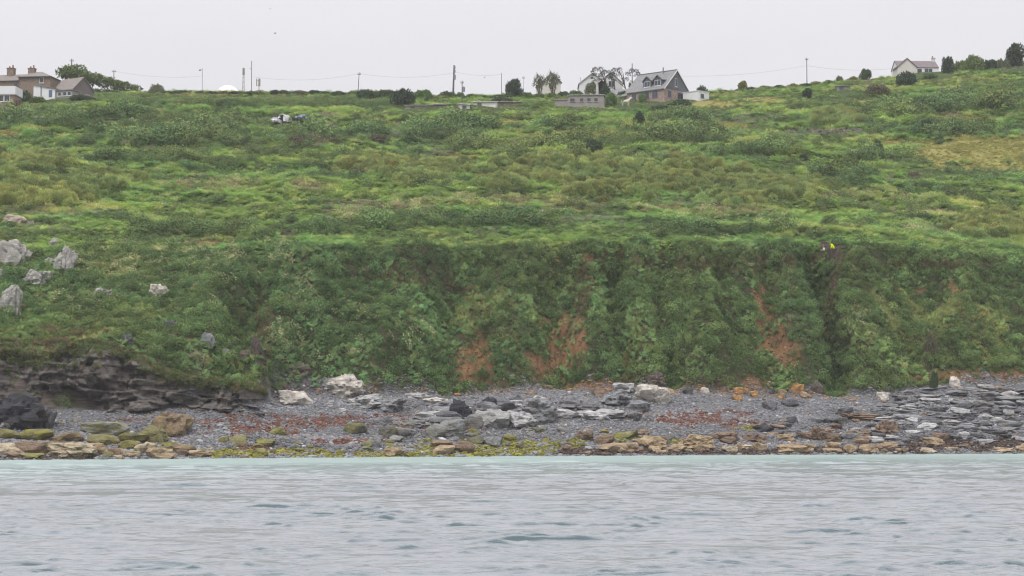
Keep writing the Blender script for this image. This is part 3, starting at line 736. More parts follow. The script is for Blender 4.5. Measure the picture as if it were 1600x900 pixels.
def ico(sub):
    bm = bmesh.new(); bmesh.ops.create_icosphere(bm, subdivisions=sub, radius=1.0)
    bm.verts.ensure_lookup_table()
    V = np.array([v.co[:] for v in bm.verts]); Fc = [tuple(v.index for v in f.verts) for f in bm.faces]
    bm.free(); return V, Fc
ICO = {k: ico(k) for k in (1, 2, 3, 4, 5)}
def rock_mesh(name, seed, style, sub=3):
    """unit-size rock (fits -1..1) hewn by planes, then roughened"""
    r = np.random.default_rng(seed); V, Fc = ICO[sub]
    D = V / np.linalg.norm(V, axis=1)[:, None]
    npl, soft, rough, freq = {'block': (11, 60, .13, 1.9), 'round': (16, 18, .13, 1.7), 'slab': (14, 60, .13, 2.2), 'crag': (26, 40, .15, 2.1), 'lime': (20, 50, .18, 1.9)}[style]
    Nn = r.normal(size=(npl, 3)); Nn /= np.linalg.norm(Nn, axis=1)[:, None]
    Nn = np.vstack([Nn, [[0.1, .05, 1], [0, 0, -1.0]]]); dd = np.concatenate([r.uniform(.6, .95, npl), [.72, .8]])
    q = np.maximum(D @ Nn.T, 1e-3) / dd[None, :]
    rad = 1.0 / (np.sum(q ** soft, 1) ** (1.0 / soft))
    P = D * np.clip(rad, .35, 1.35)[:, None]
    off = Vector(r.uniform(-50, 50, 3))
    for k in range(len(P)):
        p = Vector(P[k]) * freq + off
        q_ = mn.fractal(p, 1.0, 2.1, 4)
        if style == 'crag':
            rd = 1 - abs(mn.noise(p * 1.3 + off)) * 2; q_ = 0.6 * q_ + 0.9 * min(0, 0.55 - max(rd, 0)) + 0.3 * math.sin(p.z * 7 + 2 * mn.noise(p))
        if style == 'slab':
            q_ = 0.7 * q_ + 0.35 * math.sin(p.z * 9 + 3 * mn.noise(p * .7))
        if style != 'round':                     # split along joints into angular pieces
            vd, vp = mn.voronoi(p * (1.25 if style == 'crag' else .8) + off)
            q_ += (.25 if style == 'lime' else .9) * (mn.cell(vp[0] * 7.31) - .35) - 1.5 * max(0, .16 - (vd[1] - vd[0])) / .16 * {'crag': .7, 'lime': 1.1}.get(style, .3)
        P[k] *= 1 + rough * q_
    lo, hi = P.min(0), P.max(0)
    P = (P - (lo + hi) / 2) / ((hi - lo) / 2)
    me = bpy.data.meshes.new(name)
    me.from_pydata([tuple(p) for p in P], [], Fc); me.update()
    me.materials.append(M_rock); return me
ROCKS = {st: [rock_mesh(st + "_boulder", 100 * si + k, st, 3) for k in range(6)] for si, st in enumerate(('block', 'round', 'slab', 'crag'))}
TONE = dict(chalk=(.35, .335, .31), black=(.050, .050, .056), dark=(.105, .105, .112), grey=(.205, .207, .215), light=(.36, .355, .35), white=(.50, .46, .41), tan=(.34, .255, .165), pale=(.42, .345, .25),
            brown=(.21, .15, .11), orange=(.42, .235, .10), olive=(.20, .185, .10), pink=(.40, .33, .28), umber=(.115, .092, .078))
rk = random.Random(3)
def rock(px, pyb, w, h, style, tone, label, algae=0.0, group=None, name="boulder", cat="boulder", depth=0.8, sub=None, seed=None, lean=0.0, y0=0, tonejit=.1):
    g = hit(px, pyb, y0)
    s = g.y / F
    W, Hh = w * s, h * s * 1.03
    yc = g.y + W * depth * 0.42
    c = at(px, pyb - h * 0.5, yc)
    W *= yc / g.y; Hh *= yc / g.y
    if sub: me = rock_mesh(name, seed if seed is not None else int(px * 7 + pyb), style, sub)
    else: me = rk.choice(ROCKS[style])
    o = bpy.data.objects.new(name, me); COL.objects.link(o)
    zb = float(H(c[0], c[1]))
    if style == 'lime': Hh *= 1.35; c[2] -= .13 * Hh
    zc = c[2] - 0.06 * Hh
    if zc - Hh / 2 > zb - 0.05:          # sit down into the ground
        zc = zb - 0.05 + Hh / 2 - 0.06 * Hh
    o.location = (c[0], c[1], zc)
    o.scale = (W / 2 * 1.04, W * depth / 2, Hh / 2 * 1.1)
    o.rotation_euler = (rk.uniform(-.08, .08), lean + rk.uniform(-.06, .06), rk.choice((0, math.pi)) + rk.uniform(-.3, .3) if not sub else 0.0)
    t = TONE[tone]; j = 1 + rk.uniform(-tonejit, tonejit)
    o.color = (t[0] * j, t[1] * j, t[2] * j, algae * .72)
    tag(o, label, cat, group); o["kind"] = "thing"
    return o

# craggy rock at the foot of the left-hand headland
CR = dict(style='crag', name="rock_outcrop", cat="rock outcrop")
def headland_cliff():
    """the jagged rock foot of the headland: one solid with ledges, joints and hollows"""
    pxs = np.linspace(-120, 418, 300); rows = 64
    Yb = np.interp(pxs, *zip(*base_Y)); zb = at(pxs, np.interp(pxs, *zip(*base_py)), Yb)[2] - 1.0
    Xc = (pxs - 800) / F * Yb
    tpy = np.interp(pxs, [-120, 0, 60, 110, 150, 215, 260, 330, 380, 418], [540, 546, 554, 536, 532, 554, 584, 596, 598, 614])
    zt = at(pxs, tpy, Yb + 3)[2]
    T = np.linspace(0, 1, rows)[:, None]
    Z = zb[None] + (zt - zb)[None] * T; X = np.broadcast_to(Xc[None], Z.shape).copy()
    st = .8 * fbm(X / 7, Z / 5, 501, 2)                                    # tilted beds
    bedh = 1.25; bed = np.floor((Z + st + X * .06) / bedh); f_ = (Z + st + X * .06) / bedh - bed
    ledge = (_h(bed, np.floor(X / 2.6 + 1.5 * vnoise(X / 3, Z, 503) + bed * .37), 5) - .5) * 1.9
    joint = _h(np.floor(X / 2.1 + 1.1 * fbm(X / 4, Z / 2.5, 505, 2)), bed * .5 // 1, 6) - .5
    hollow = 2.2 * np.exp(-((pxs[None] - 95) / 55) ** 2) * np.exp(-((Z - zb[None] - 2.0) / 1.8) ** 2) + 1.6 * np.exp(-((pxs[None] - 20) / 30) ** 2) + 1.8 * np.exp(-((pxs[None] - 300) / 30) ** 2) * np.exp(-((Z - zb[None] - 1.6) / .8) ** 2)
    bulge = 2.0 * np.exp(-((pxs[None] - 150) / 28) ** 2) * smooth01((Z - zb[None] - 2) / 2) + 1.2 * np.exp(-((pxs[None] - 225) / 22) ** 2)
    disp = 1.0 * fbm(X / 6, Z / 4, 507, 3) + .75 * (_h(np.floor(X / 1.0 + .6 * vnoise(X, Z, 511) + bed * .5), np.floor(Z / .55 + .5 * vnoise(X / 2, Z, 512)), 8) - .5) + ledge + 1.7 * joint + .25 * smooth01((f_ - .7) / .3) + bulge - hollow + .6 * fbm(X / .9, Z / .5, 509, 3)
    Yy = Yb[None] - 1.9 + (Z - zb[None]) * .46 - disp * smooth01(T / .06) * (1 - .75 * smooth01((T - .8) / .2))
    rr_ = np.random.default_rng(4); nn_ = 900
    jj_ = np.clip((rows - 1 - np.abs(rr_.normal(0, 7, nn_))).astype(int), 20, rows - 1); ii_ = rr_.integers(0, 300, nn_)
    hp = np.stack([X[jj_, ii_], Yy[jj_, ii_] + .1, Z[jj_, ii_] - .1], -1)
    tc_ = np.array([(.17, .20, .075), (.11, .155, .06), (.2, .17, .08)])[rr_.integers(0, 3, nn_)] * rr_.uniform(.7, 1.2, (nn_, 1))
    scatter("hanging_turf", hp, np.stack([rr_.normal(.3, .2, nn_), rr_.normal(0, .2, nn_), rr_.uniform(0, 6.28, nn_)], -1), rr_.uniform(.4, .95, nn_), tc_, SPEC[1][3][:4] + SPEC[4][3], rr_.integers(0, 7, nn_), "turf and bramble hanging over the headland rock", "turf")
    back_y = Yy[-1:] + 7; back_z = Z[-1:] - .6
    X = np.vstack([X, X[-1:]]); Yy = np.vstack([Yy, back_y]); Z = np.vstack([Z, back_z])
    me = grid_mesh("headland_cliff", X, Yy, Z, False); me.materials.append(M_rock)
    o = bpy.data.objects.new("rock_cliff", me); COL.objects.link(o); o.color = (.135, .122, .112, 0.0)
    tag(o, "jagged dark layered rock cliff at the foot of the left headland", "cliff"); o["kind"] = "thing"
headland_cliff()
rock(299, 634, 62, 27, 'slab', 'dark', "dark overhanging ledge jutting over the shingle", sub=4, depth=1.0, name="rock_outcrop", cat="rock outcrop")
rock(358, 635, 100, 9, 'slab', 'grey', "thin grey rock step along the headland foot", sub=3, name="rock_outcrop", cat="rock outcrop", depth=.5)
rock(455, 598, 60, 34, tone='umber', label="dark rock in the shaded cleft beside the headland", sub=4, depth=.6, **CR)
rock(512, 612, 32, 22, 'slab', 'grey', "tilted grey slab above the pale cliff-foot crag", sub=3, lean=-.3)
rock(538, 624, 60, 40, tone='white', label="pale tan and white crag at the cliff foot near the cleft", sub=4, depth=.8, **CR)
# limestone crags standing out of the headland turf
LC = dict(style='lime', cat="rock outcrop", name="rock_outcrop", sub=4, tonejit=.03)
rock(20, 352, 42, 18, tone='pink', label="topmost pinkish rock on the left headland", depth=.6, **LC)
rock(48, 352, 12, 7, tone='chalk', label="small pale rock just right of the topmost pinkish rock", depth=.6, **LC)
rock(18, 416, 62, 44, tone='chalk', label="large cracked pale crag at the left edge of the headland", depth=.7, **LC)
rock(104, 428, 40, 44, tone='chalk', label="tall cracked limestone crag standing right of the large edge crag", depth=.7, **LC)
rock(84, 384, 17, 12, tone='chalk', label="small tilted pale rock above the tall limestone crag", depth=.7, **LC)
rock(78, 414, 20, 12, tone='chalk', label="small pale rock at the left foot of the tall limestone crag", depth=.7, **LC)
rock(54, 450, 54, 30, tone='chalk', label="square turf-capped limestone block below the tall crag", depth=.7, **LC)
rock(2, 434, 12, 16, tone='chalk', label="sliver of pale rock at the left edge between two crags", depth=.7, **LC)
rock(10, 490, 46, 46, tone='chalk', label="lowest big pale crag at the left edge of the headland", depth=.7, **LC)
rock(20, 490, 28, 17, tone='chalk', label="small rounded rock in front of the lowest pale crag", depth=.8, **LC)
rock(55, 480, 16, 8, tone='chalk', label="tiny pale rock in turf right of the lowest crag", depth=.8, **LC)
rock(161, 466, 25, 16, tone='chalk', label="triangular white rock in the headland bracken", depth=.8, **LC)
rock(248, 467, 34, 24, tone='white', label="squarish white boulder alone in the headland bracken", depth=.8, **LC)
rock(121, 482, 12, 6, tone='white', label="small white stone left of the triangular rock in bracken", depth=.8, **LC)
rock(282, 384, 12, 6, tone='chalk', label="small pale stone beside the brown path scar on the headland", depth=.8, **LC)
# dark rocks showing through the lower headland turf
rock(267, 520, 26, 20, tone='dark', label="dark white-flecked rock showing through headland turf", depth=.5, **CR)
rock(198, 545, 20, 24, tone='dark', label="dark rock in the turf above the brown rock face", depth=.5, **CR)
rock(27, 566, 16, 22, tone='dark', label="narrow dark rock high at the left of the headland foot", depth=.5, **CR)
rock(325, 543, 24, 24, tone='grey', label="grey upright rock in the turf above the dark ledge", depth=.5, **CR)
rock(352, 556, 18, 12, tone='grey', label="low grey rock right of the upright rock in turf", depth=.5, **CR)
rock(400, 560, 16, 36, tone='umber', label="tall narrow rock at the headland corner", depth=.5, **CR)
rock(380, 565, 26, 18, tone='umber', label="brown rock in turf just left of the headland corner", depth=.5, **CR)
rock(200, 582, 11, 15, 'block', 'white', "small white boulder perched on the headland foot", depth=.7)
rock(238, 574, 9, 8, 'block', 'white', "tiny white stone in turf above the reddish rock", depth=.7)
rock(486, 518, 7, 7, 'block', 'white', "tiny white stone on the cliff beside pale flowers", depth=.7)
# shore boulders, left to right
B = [
 (38, 676, 86, 62, 'crag', 'black', "big black rock mass on the shingle at far left", 0, 4), (72, 674, 30, 40, 'block', 'dark', "dark wedge leaning on the big black rock mass", 0, 3),
 (16, 674, 50, 20, 'slab', 'light', "pale grey slab in front of the big black rock", 0, 3), (4, 662, 10, 12, 'round', 'light', "round pale boulder at the left edge above grey slab", 0, 0),
 (8, 688, 46, 18, 'round', 'olive', "yellowish weedy boulder at the left edge of the shore", .9, 3), (57, 690, 56, 20, 'round', 'olive', "low bright yellow-green boulder below the big black rock", 1, 3),
 (106, 692, 50, 17, 'slab', 'brown', "brown slab with green weed on top, left of grey dome", .5, 3), (165, 684, 78, 26, 'round', 'grey', "long grey dome boulder streaked with yellow weed", .8, 4),
 (160, 697, 54, 18, 'round', 'olive', "olive boulder in front of the long grey dome", .6, 3), (207, 694, 50, 18, 'round', 'olive', "ochre boulder right of the long grey dome", .5, 3),
 (240, 694, 44, 30, 'block', 'olive', "upright ochre-brown block beside the large sloping block", .45, 4), (270, 684, 62, 40, 'block', 'brown', "large flat-topped sloping block on the left beach", .35, 4),
 (14, 713, 62, 22, 'block', 'pale', "tan boulder at the waterline, far left edge", .1, 3), (52, 712, 58, 24, 'round', 'brown', "reddish brown boulder behind the waterline, far left", .1, 3),
 (112, 717, 84, 26, 'crag', 'pale', "largest cream tan boulder at the waterline on the left", .12, 4), (46, 718, 46, 11, 'slab', 'olive', "low lime-green boulder at the water left of the cream one", 1, 3),
 (95, 702, 66, 12, 'slab', 'brown', "flat brown slab just above the largest cream boulder", .2, 3), (153, 713, 40, 22, 'block', 'tan', "domed tan boulder right of the largest cream boulder", .05, 3),
 (203, 704, 36, 16, 'round', 'olive', "green-spotted boulder behind the small tan waterline stones", .9, 3), (227, 710, 34, 20, 'block', 'pale', "pale block above the humped tan boulder", .15, 3),
 (208, 717, 22, 9, 'block', 'tan', "small tan boulder at the water left of humped one", .05, 0), (250, 718, 48, 19, 'block', 'tan', "humped tan boulder at the water right of centre-left", .05, 3),
 (184, 717, 24, 6, 'slab', 'pale', "low flat tan stone at the water beside domed boulder", .05, 0), (265, 701, 27, 11, 'round', 'olive', "small dark green mossy boulder below the sloping block", 1, 0),
 (286, 711, 40, 17, 'round', 'brown', "brown-green rounded boulder right of humped tan boulder", .4, 3), (312, 716, 44, 13, 'slab', 'tan', "long low tan boulder at the water, left beach", .1, 3),
 (372, 698, 27, 19, 'round', 'olive', "round olive boulder alone on the left beach", .5, 3), (350, 692, 15, 10, 'round', 'olive', "small green boulder left of the round olive one", 1, 0),
 (415, 699, 32, 14, 'round', 'olive', "green-topped flat boulder on the weedy left beach", 1, 0), (432, 681, 28, 14, 'block', 'olive', "green-sided boulder among the red weed bands", .8, 0),
 (464, 636, 52, 27, 'block', 'white', "big white and brown boulder on shingle by the cliff foot", 0, 4), (440, 606, 18, 14, 'round', 'brown', "round brown boulder behind the big white one", 0, 0),
 (496, 616, 16, 10, 'round', 'brown', "small brown boulder right of the big white one", 0, 0), (535, 646, 18, 8, 'slab', 'light', "small pale slab left of the lichened ledge", 0, 0),
 (575, 640, 64, 24, 'crag', 'light', "pale lichened ledge on the upper shingle", 0, 4), (608, 646, 54, 26, 'crag', 'grey', "grey ledge with a dark undercut, right of pale ledge", 0, 4),
 (404, 652, 20, 9, 'slab', 'dark', "dark flat rock at the edge of shingle left of red weed", 0, 0), (604, 662, 16, 14, 'block', 'grey', "small upright grey block below the grey ledge", 0, 0),
 (555, 679, 37, 19, 'round', 'dark', "dark grey boulder with bright green weed face", .8, 3), (605, 685, 32, 20, 'block', 'dark', "dark olive boulder right of the green-faced boulder", .5, 3),
 (628, 684, 28, 17, 'block', 'grey', "grey boulder touching the dark olive one", .2, 0), (582, 701, 28, 20, 'block', 'grey', "grey pointed boulder low on the middle beach", .3, 0),
 (612, 714, 38, 15, 'block', 'tan', "tan boulder at the waterline below the grey pointed one", .05, 3), (620, 692, 24, 12, 'round', 'grey', "little grey boulder between grey and tan boulders", .3, 0),
 (650, 670, 44, 14, 'crag', 'grey', "weathered grey ledge left of the smooth grey boulders", .3, 3), (680, 686, 42, 24, 'round', 'grey', "smooth grey boulder left of the dark cleft", .4, 3),
 (708, 686, 46, 32, 'block', 'grey', "large smooth grey boulder with dark cleft, mid beach", .25, 4), (704, 661, 44, 19, 'round', 'dark', "dark rounded slab below the black pyramid rock", 0, 3),
 (720, 654, 34, 31, 'block', 'black', "black pyramid rock with white flecks on top", 0, 4), (764, 646, 26, 26, 'crag', 'black', "black lumpy rock at the left end of the long black one", 0, 3),
 (788, 647, 40, 18, 'round', 'black', "long low black rock below the orange rubble", 0, 3), (742, 671, 26, 24, 'round', 'grey', "grey rounded rock at left end of the smooth buff ledge", .2, 3),
 (775, 674, 64, 34, 'block', 'light', "smooth buff-faced ledge in the middle of the beach", .08, 4), (815, 672, 52, 30, 'crag', 'light', "right end of the smooth buff ledge, paler and lower", 0, 4),
 (838, 664, 64, 42, 'crag', 'grey', "big grey crag rising right of the smooth buff ledge", 0, 4), (742, 681, 18, 12, 'round', 'olive', "yellow-weeded stone wedged under the buff ledge", 1, 0),
 (744, 695, 26, 14, 'round', 'dark', "dark boulder with a green foot below the buff ledge", .5, 0), (771, 699, 33, 17, 'block', 'grey', "grey creased block right of the dark green-footed boulder", .1, 3),
 (692, 701, 36, 14, 'round', 'brown', "brownish slab behind the round buff boulder", .1, 0), (694, 713, 34, 18, 'round', 'tan', "round buff boulder at the water below the dark cleft", 0, 3),
 (724, 709, 36, 20, 'round', 'brown', "brown-grey boulder right of the round buff one", 0, 3), (798, 690, 20, 12, 'round', 'olive', "bright yellow weed-covered stone right of the grey block", 1, 0),
 (652, 625, 40, 12, 'crag', 'light', "pale broken ledge at the top of the middle shingle", 0, 3), (683, 633, 44, 12, 'crag', 'white', "whitish broken ledge left of the black pyramid", 0, 3),
 (890, 642, 50, 24, 'crag', 'grey', "grey broken ledge right of the big grey crag", 0, 3), (912, 655, 44, 15, 'slab', 'light', "pale worn slab below the grey broken ledge", 0, 3),
 (950, 657, 58, 18, 'crag', 'light', "pale veined slab left of the white-topped boulder", 0, 3), (966, 638, 60, 30, 'crag', 'grey', "grey crag under the white-topped boulder", 0, 4),
 (974, 617, 34, 19, 'crag', 'light', "lichened boulder left of the white-topped boulder", 0, 3), (936, 620, 26, 14, 'block', 'brown', "brown boulder among rubble at the cliff foot", 0, 0),
 (1020, 632, 54, 32, 'block', 'white', "large boulder with white top and dark underside", 0, 4), (1022, 610, 40, 30, 'crag', 'umber', "dark upright rock behind the white-topped boulder", 0, 4),
 (1047, 616, 13, 9, 'round', 'tan', "small tan stone right of the white-topped boulder", 0, 0), (1074, 617, 18, 11, 'block', 'dark', "dark block at the cliff foot left of the white stone", 0, 0),
 (1101, 615, 14, 10, 'round', 'white', "rounded white stone at the top of the right shingle", 0, 0), (1155, 618, 22, 13, 'block', 'orange', "orange block fallen below the right earth slip", 0, 0),
 (1152, 627, 18, 10, 'block', 'orange', "lower orange block of the fallen pair", 0, 0), (1178, 622, 12, 12, 'block', 'orange', "small orange block right of the fallen pair", 0, 0),
 (1008, 659, 26, 13, 'block', 'grey', "grey boulder at the left of the red weed on right beach", 0, 0), (945, 679, 14, 8, 'round', 'olive', "small olive stone left of the lime-green rocks", .8, 0),
 (978, 686, 36, 12, 'round', 'olive', "lime-green rock with a dark middle, right of centre", 1, 3), (940, 686, 20, 8, 'round', 'olive', "flat green rock left of the lime-green one", .9, 0),
 (1000, 676, 18, 14, 'block', 'grey', "upright grey block behind the lime-green rock", .2, 0), (962, 710, 56, 18, 'block', 'tan', "faceted tan boulder at the water right of yellow weed", .05, 3),
 (1018, 702, 58, 22, 'crag', 'tan', "broken tan rock right of the faceted tan boulder", .03, 3), (1088, 704, 62, 26, 'crag', 'tan', "largest tan hump near the water, right of centre", .02, 4),
 (1056, 706, 34, 12, 'slab', 'tan', "low tan slab left of the largest tan hump", 0, 0), (1162, 703, 34, 9, 'slab', 'pale', "pale flat slab lying over dark weed", 0, 3),
 (1132, 690, 40, 16, 'crag', 'brown', "brown peaked rock above the pale flat slab", 0, 3), (1192, 676, 36, 13, 'block', 'black', "black block on the right beach above tan rocks", 0, 3),
 (1180, 692, 40, 15, 'slab', 'brown', "mauve brown slab below the black block", 0, 3), (1244, 617, 25, 18, 'block', 'orange', "square orange block at the foot of the right slip", 0, 3),
 (1276, 617, 22, 22, 'round', 'umber', "dark purple boulder with white flecks by the cliff foot", 0, 3), (1206, 617, 10, 12, 'block', 'dark', "small dark stone left of the square orange block", 0, 0),
 (1222, 622, 14, 14, 'block', 'tan', "little tan stone beside the square orange block", 0, 0), (1258, 623, 16, 12, 'block', 'tan', "pale tan stone in front of the purple boulder", 0, 0),
 (1204, 642, 24, 16, 'block', 'dark', "dark grey boulder on upper right shingle", 0, 0), (1234, 636, 26, 12, 'slab', 'dark', "flat dark grey slab right of the dark boulder", 0, 0),
 (1322, 652, 33, 16, 'block', 'dark', "angular dark block alone on the right shingle", 0, 3), (1312, 664, 24, 12, 'block', 'dark', "smaller dark block just below the angular one", .1, 0),
 (1236, 663, 22, 14, 'block', 'dark', "dark pointed block left of the green patch on right beach", 0, 0), (1222, 670, 30, 11, 'slab', 'dark', "flat dark slab below the dark pointed block", 0, 0),
 (1379, 629, 20, 17, 'block', 'white', "white-topped block where shingle meets the rock shelf", 0, 3), (1345, 659, 68, 14, 'slab', 'brown', "long buff tilted slab at the left of the rock shelf", .12, 4),
 (1276, 691, 40, 24, 'crag', 'brown', "rusty brown humped boulder on the lower right beach", 0, 4), (1386, 682, 42, 26, 'crag', 'brown', "pinkish brown boulder at the middle of the rock shelf", 0, 4),
 (1371, 687, 28, 11, 'slab', 'dark', "dark flat block in front of the pinkish brown boulder", 0, 0), (1237, 709, 50, 17, 'crag', 'tan', "tan cluster rock at the water below the rusty boulder", 0, 3),
 (1262, 703, 20, 10, 'block', 'tan', "small tan stone right of the tan cluster rock", 0, 0), (1328, 708, 26, 15, 'block', 'tan', "upright tan boulder at the water, right beach", 0, 3),
 (1358, 707, 32, 13, 'block', 'tan', "broad tan boulder right of the upright tan one", 0, 3), (1300, 709, 32, 9, 'slab', 'tan', "low tan boulder left of the upright tan one", 0, 0),
 (1386, 700, 40, 10, 'slab', 'tan', "tan slab lying behind the broad tan boulder", 0, 0), (1408, 708, 22, 8, 'block', 'tan', "small tan boulder at the edge of dark weed", 0, 0),
 (1447, 708, 36, 9, 'slab', 'pale', "flat cream boulder at the water beside dark weed", 0, 3), (1460, 697, 38, 14, 'block', 'tan', "tilted tan block above the flat cream boulder", 0, 3),
 (1470, 690, 28, 14, 'block', 'brown', "brown block behind the tilted tan block", 0, 0), (1561, 708, 42, 9, 'slab', 'tan', "lone tan boulder in the dark weed at far right", 0, 3),
 (1598, 702, 10, 10, 'round', 'pale', "cream boulder cut by the right edge at the water", 0, 0), (1492, 608, 18, 20, 'block', 'white', "pointed white boulder at top of the rock shelf", 0, 3),
 (1499, 609, 14, 6, 'slab', 'pale', "small flat stone beside the pointed white boulder", 0, 0), (1559, 611, 15, 8, 'block', 'orange', "orange stone on the shelf top near the right edge", 0, 0),
 (1536, 614, 16, 5, 'slab', 'white', "flat white stone left of the orange stone on shelf", 0, 0), (1290, 662, 30, 9, 'slab', 'dark', "thin dark slab below the angular dark block", 0, 0),
]
for px_, pyb, w_, h_, st, tn, lab, al, sub in B:
    rock(px_, pyb, w_, h_, st, tn, lab, al, sub=sub or None)
# layered grey rock shelf at the right
rr = random.Random(9); shelf_n = 0
for row in range(15):
    pyr = 612 + row * 5.6
    x0 = max(1345, 1405 - (pyr - 612) * 1.4) + rr.uniform(0, 16)
    layer = []
    while x0 < 1612:
        w_ = rr.uniform(16, 52)
        if pyr > 606 + max(0, (1470 - x0) * 0.16):
            tn = rr.choice(['grey', 'grey', 'dark', 'grey', 'light', 'dark'])
            layer.append(rock(x0 + w_ / 2, pyr + rr.uniform(-2, 3), w_, rr.uniform(6, 12), 'slab' if rr.random() < .75 else 'crag', tn, "layered grey slab of the rock shelf at right", 0, "slabs of the grey rock shelf", name="rock_slab", cat="rock slab", depth=rr.uniform(.5, .9), lean=rr.uniform(-.12, .06), tonejit=.3))
        x0 += w_ * rr.uniform(.75, 1.25)
    number_row(layer, "grey slab, {}, in the " + ORD[row] + " layer down of the right rock shelf")
# lesser boulders that look alike
def filler(nn_, pxr, pyr, wr_, tones, styles, label, group, al=(0, 0), hr=(.35, .6)):
    row_ = []
    for _ in range(nn_):
        w_ = rr.uniform(*wr_)
        row_.append(rock(rr.uniform(*pxr), rr.uniform(*pyr), w_, w_ * rr.uniform(*hr), rr.choice(styles), rr.choice(tones), label, rr.uniform(*al), group, tonejit=.25))
    number_row(row_, label + ", {}")
filler(26, (880, 1600), (702, 710), (12, 28), ['tan', 'tan', 'pale', 'brown'], ['block', 'crag', 'slab'], "small tan boulder in the waterline row of the right beach", "small tan waterline boulders on the right")
filler(16, (0, 330), (706, 717), (10, 24), ['tan', 'brown', 'olive'], ['block', 'round'], "small tan boulder in the waterline row of the left beach", "small tan waterline boulders on the left", (0, .4))
filler(22, (880, 1400), (682, 700), (14, 36), ['brown', 'grey', 'brown', 'tan'], ['slab', 'crag'], "low mauve-brown rock behind the right waterline row", "mauve brown rocks of the lower right beach", (0, .1))
filler(20, (560, 900), (672, 706), (8, 20), ['grey', 'grey', 'dark', 'olive'], ['round', 'block'], "small grey boulder on the lower middle beach", "small grey boulders of the middle beach", (0, .8))
filler(14, (400, 640), (690, 712), (9, 20), ['olive', 'grey', 'olive'], ['round', 'slab'], "small weedy boulder on the lower left beach", "small weedy boulders of the left beach", (.5, 1))
filler(18, (700, 1200), (604, 622), (7, 15), ['orange', 'orange', 'tan', 'brown'], ['block'], "small orange stone fallen along the cliff foot", "orange stones along the cliff foot")
filler(14, (1180, 1400), (604, 628), (6, 12), ['tan', 'white', 'brown', 'orange'], ['block'], "small pale stone scattered at the right cliff foot", "pale stones at the right cliff foot")
filler(16, (760, 1000), (624, 664), (18, 42), ['grey', 'light', 'grey'], ['crag', 'slab'], "grey bedrock block between big crag and white-topped boulder", "grey bedrock blocks mid beach")
filler(14, (640, 960), (634, 668), (36, 66), ['grey', 'grey', 'dark', 'light'], ['crag', 'slab', 'crag'], "broken grey bedrock ledge across the middle beach", "bedrock ledges of the middle beach", hr=(.2, .34))
filler(12, (1200, 1350), (660, 690), (14, 30), ['grey', 'dark', 'brown'], ['slab', 'crag'], "grey slab on the lower right beach left of the shelf", "grey slabs left of the shelf")

# ------------------------------------------------------------------ shingle, rubble and weed
sm, n, l, b = new_mat("shingle_stone")
a = n.new("ShaderNodeAttribute"); a.attribute_type = 'INSTANCER'; a.attribute_name = "tint"
l.new(a.outputs['Color'], b.inputs['Base Color']); b.inputs['Roughness'].default_value = .85; b.inputs['Specular IOR Level'].default_value = .2
def pebble(seed):
    r = np.random.default_rng(seed); V, Fc = ICO[1]
    P = V * r.uniform(.75, 1.15, (len(V), 1)) * np.array([1, .8, .55]); return [tuple(p) for p in P * .5], Fc
peb = [proto("pebble", pebble(s), sm) for s in range(5)]
c_b = (cy_ < cYb + np.where(cpx < 425, -.6, 1.0)) & (cy_ > np.interp(cx_, c_water[0], c_water[1]) - 0.5) & inview
x, y, z, nn, jj, ii = sample(24.0 * c_b)
NP = len(x); px, py = proj(x, y, z)
tint = np.array((0.165, 0.168, 0.177)) * rng.uniform(.65, 1.38, (NP, 1)) * (1 + .5 * fbm(x / 7, y / 4, 401, 3))[:, None]
u = rng.random(NP)
m = u < .03; tint[m] = np.array((.38, .37, .355)) * rng.uniform(.8, 1.2, (m.sum(), 1))
m = (u > .94); tint[m] = np.array((.26, .19, .13)) * rng.uniform(.7, 1.2, (m.sum(), 1))
z_w = blob(px, py, WRACK, .9, 93) * .62 > rng.random(NP); tint[z_w] = np.array((.135, .068, .050)) * rng.uniform(.6, 1.4, (z_w.sum(), 1))
z_a = blob(px, py, ALGAE, .8, 95) * .75 > rng.random(NP); tint[z_a] = np.array((.19, .18, .035)) * rng.uniform(.4, 1.4, (z_a.sum(), 1))
z_k = blob(px, py, WEED, .6, 94) * .9 > rng.random(NP); tint[z_k] = np.array((.065, .048, .040)) * rng.uniform(.5, 1.7, (z_k.sum(), 1))
up = np.clip((np.interp(x, c_base[0], c_base[1]) - y) / 3.0, 0, 1)
z_o = (rng.random(NP) > up + .35 + .5 * smooth01(.5 - 3 * fbm(x / 9, y / 9, 77, 2))) & (px > 560) & (px < 1330); tint[z_o] = np.array((.25, .15, .08)) * rng.uniform(.6, 1.4, (z_o.sum(), 1))
scl = np.clip(rng.lognormal(-1.45, .5, NP), .1, 1.0) * np.interp(py, [610, 690, 715], [.9, 1.15, 1.35])
rot = np.stack([rng.normal(0, .25, NP), rng.normal(0, .25, NP), rng.uniform(0, 6.28, NP)], -1)
scatter("shingle_beach", np.stack([x, y, z], -1), rot, scl, np.clip(tint, .01, .7), peb, rng.integers(0, 5, NP), "grey shingle and cobbles with red and green weed", "shingle")
# rubble lying on the earth slips
x, y, z, nn, jj, ii = sample(4.5 * inview * c_earth * (cy_ > cYb))
NP = len(x)
tint = np.array((.17, .10, .058)) * rng.uniform(.4, 1.5, (NP, 1)); m = rng.random(NP) < .2; tint[m] = np.array((.25, .2, .15)) * rng.uniform(.6, 1.3, (m.sum(), 1))
rot = np.stack([rng.normal(0, .6, NP), rng.normal(0, .6, NP), rng.uniform(0, 6.28, NP)], -1)
scatter("earth_rubble", np.stack([x, y, z], -1), rot, np.clip(rng.lognormal(-1.7, .55, NP), .08, .8), tint, peb, rng.integers(0, 5, NP), "orange rubble on the bare earth slips", "rubble")

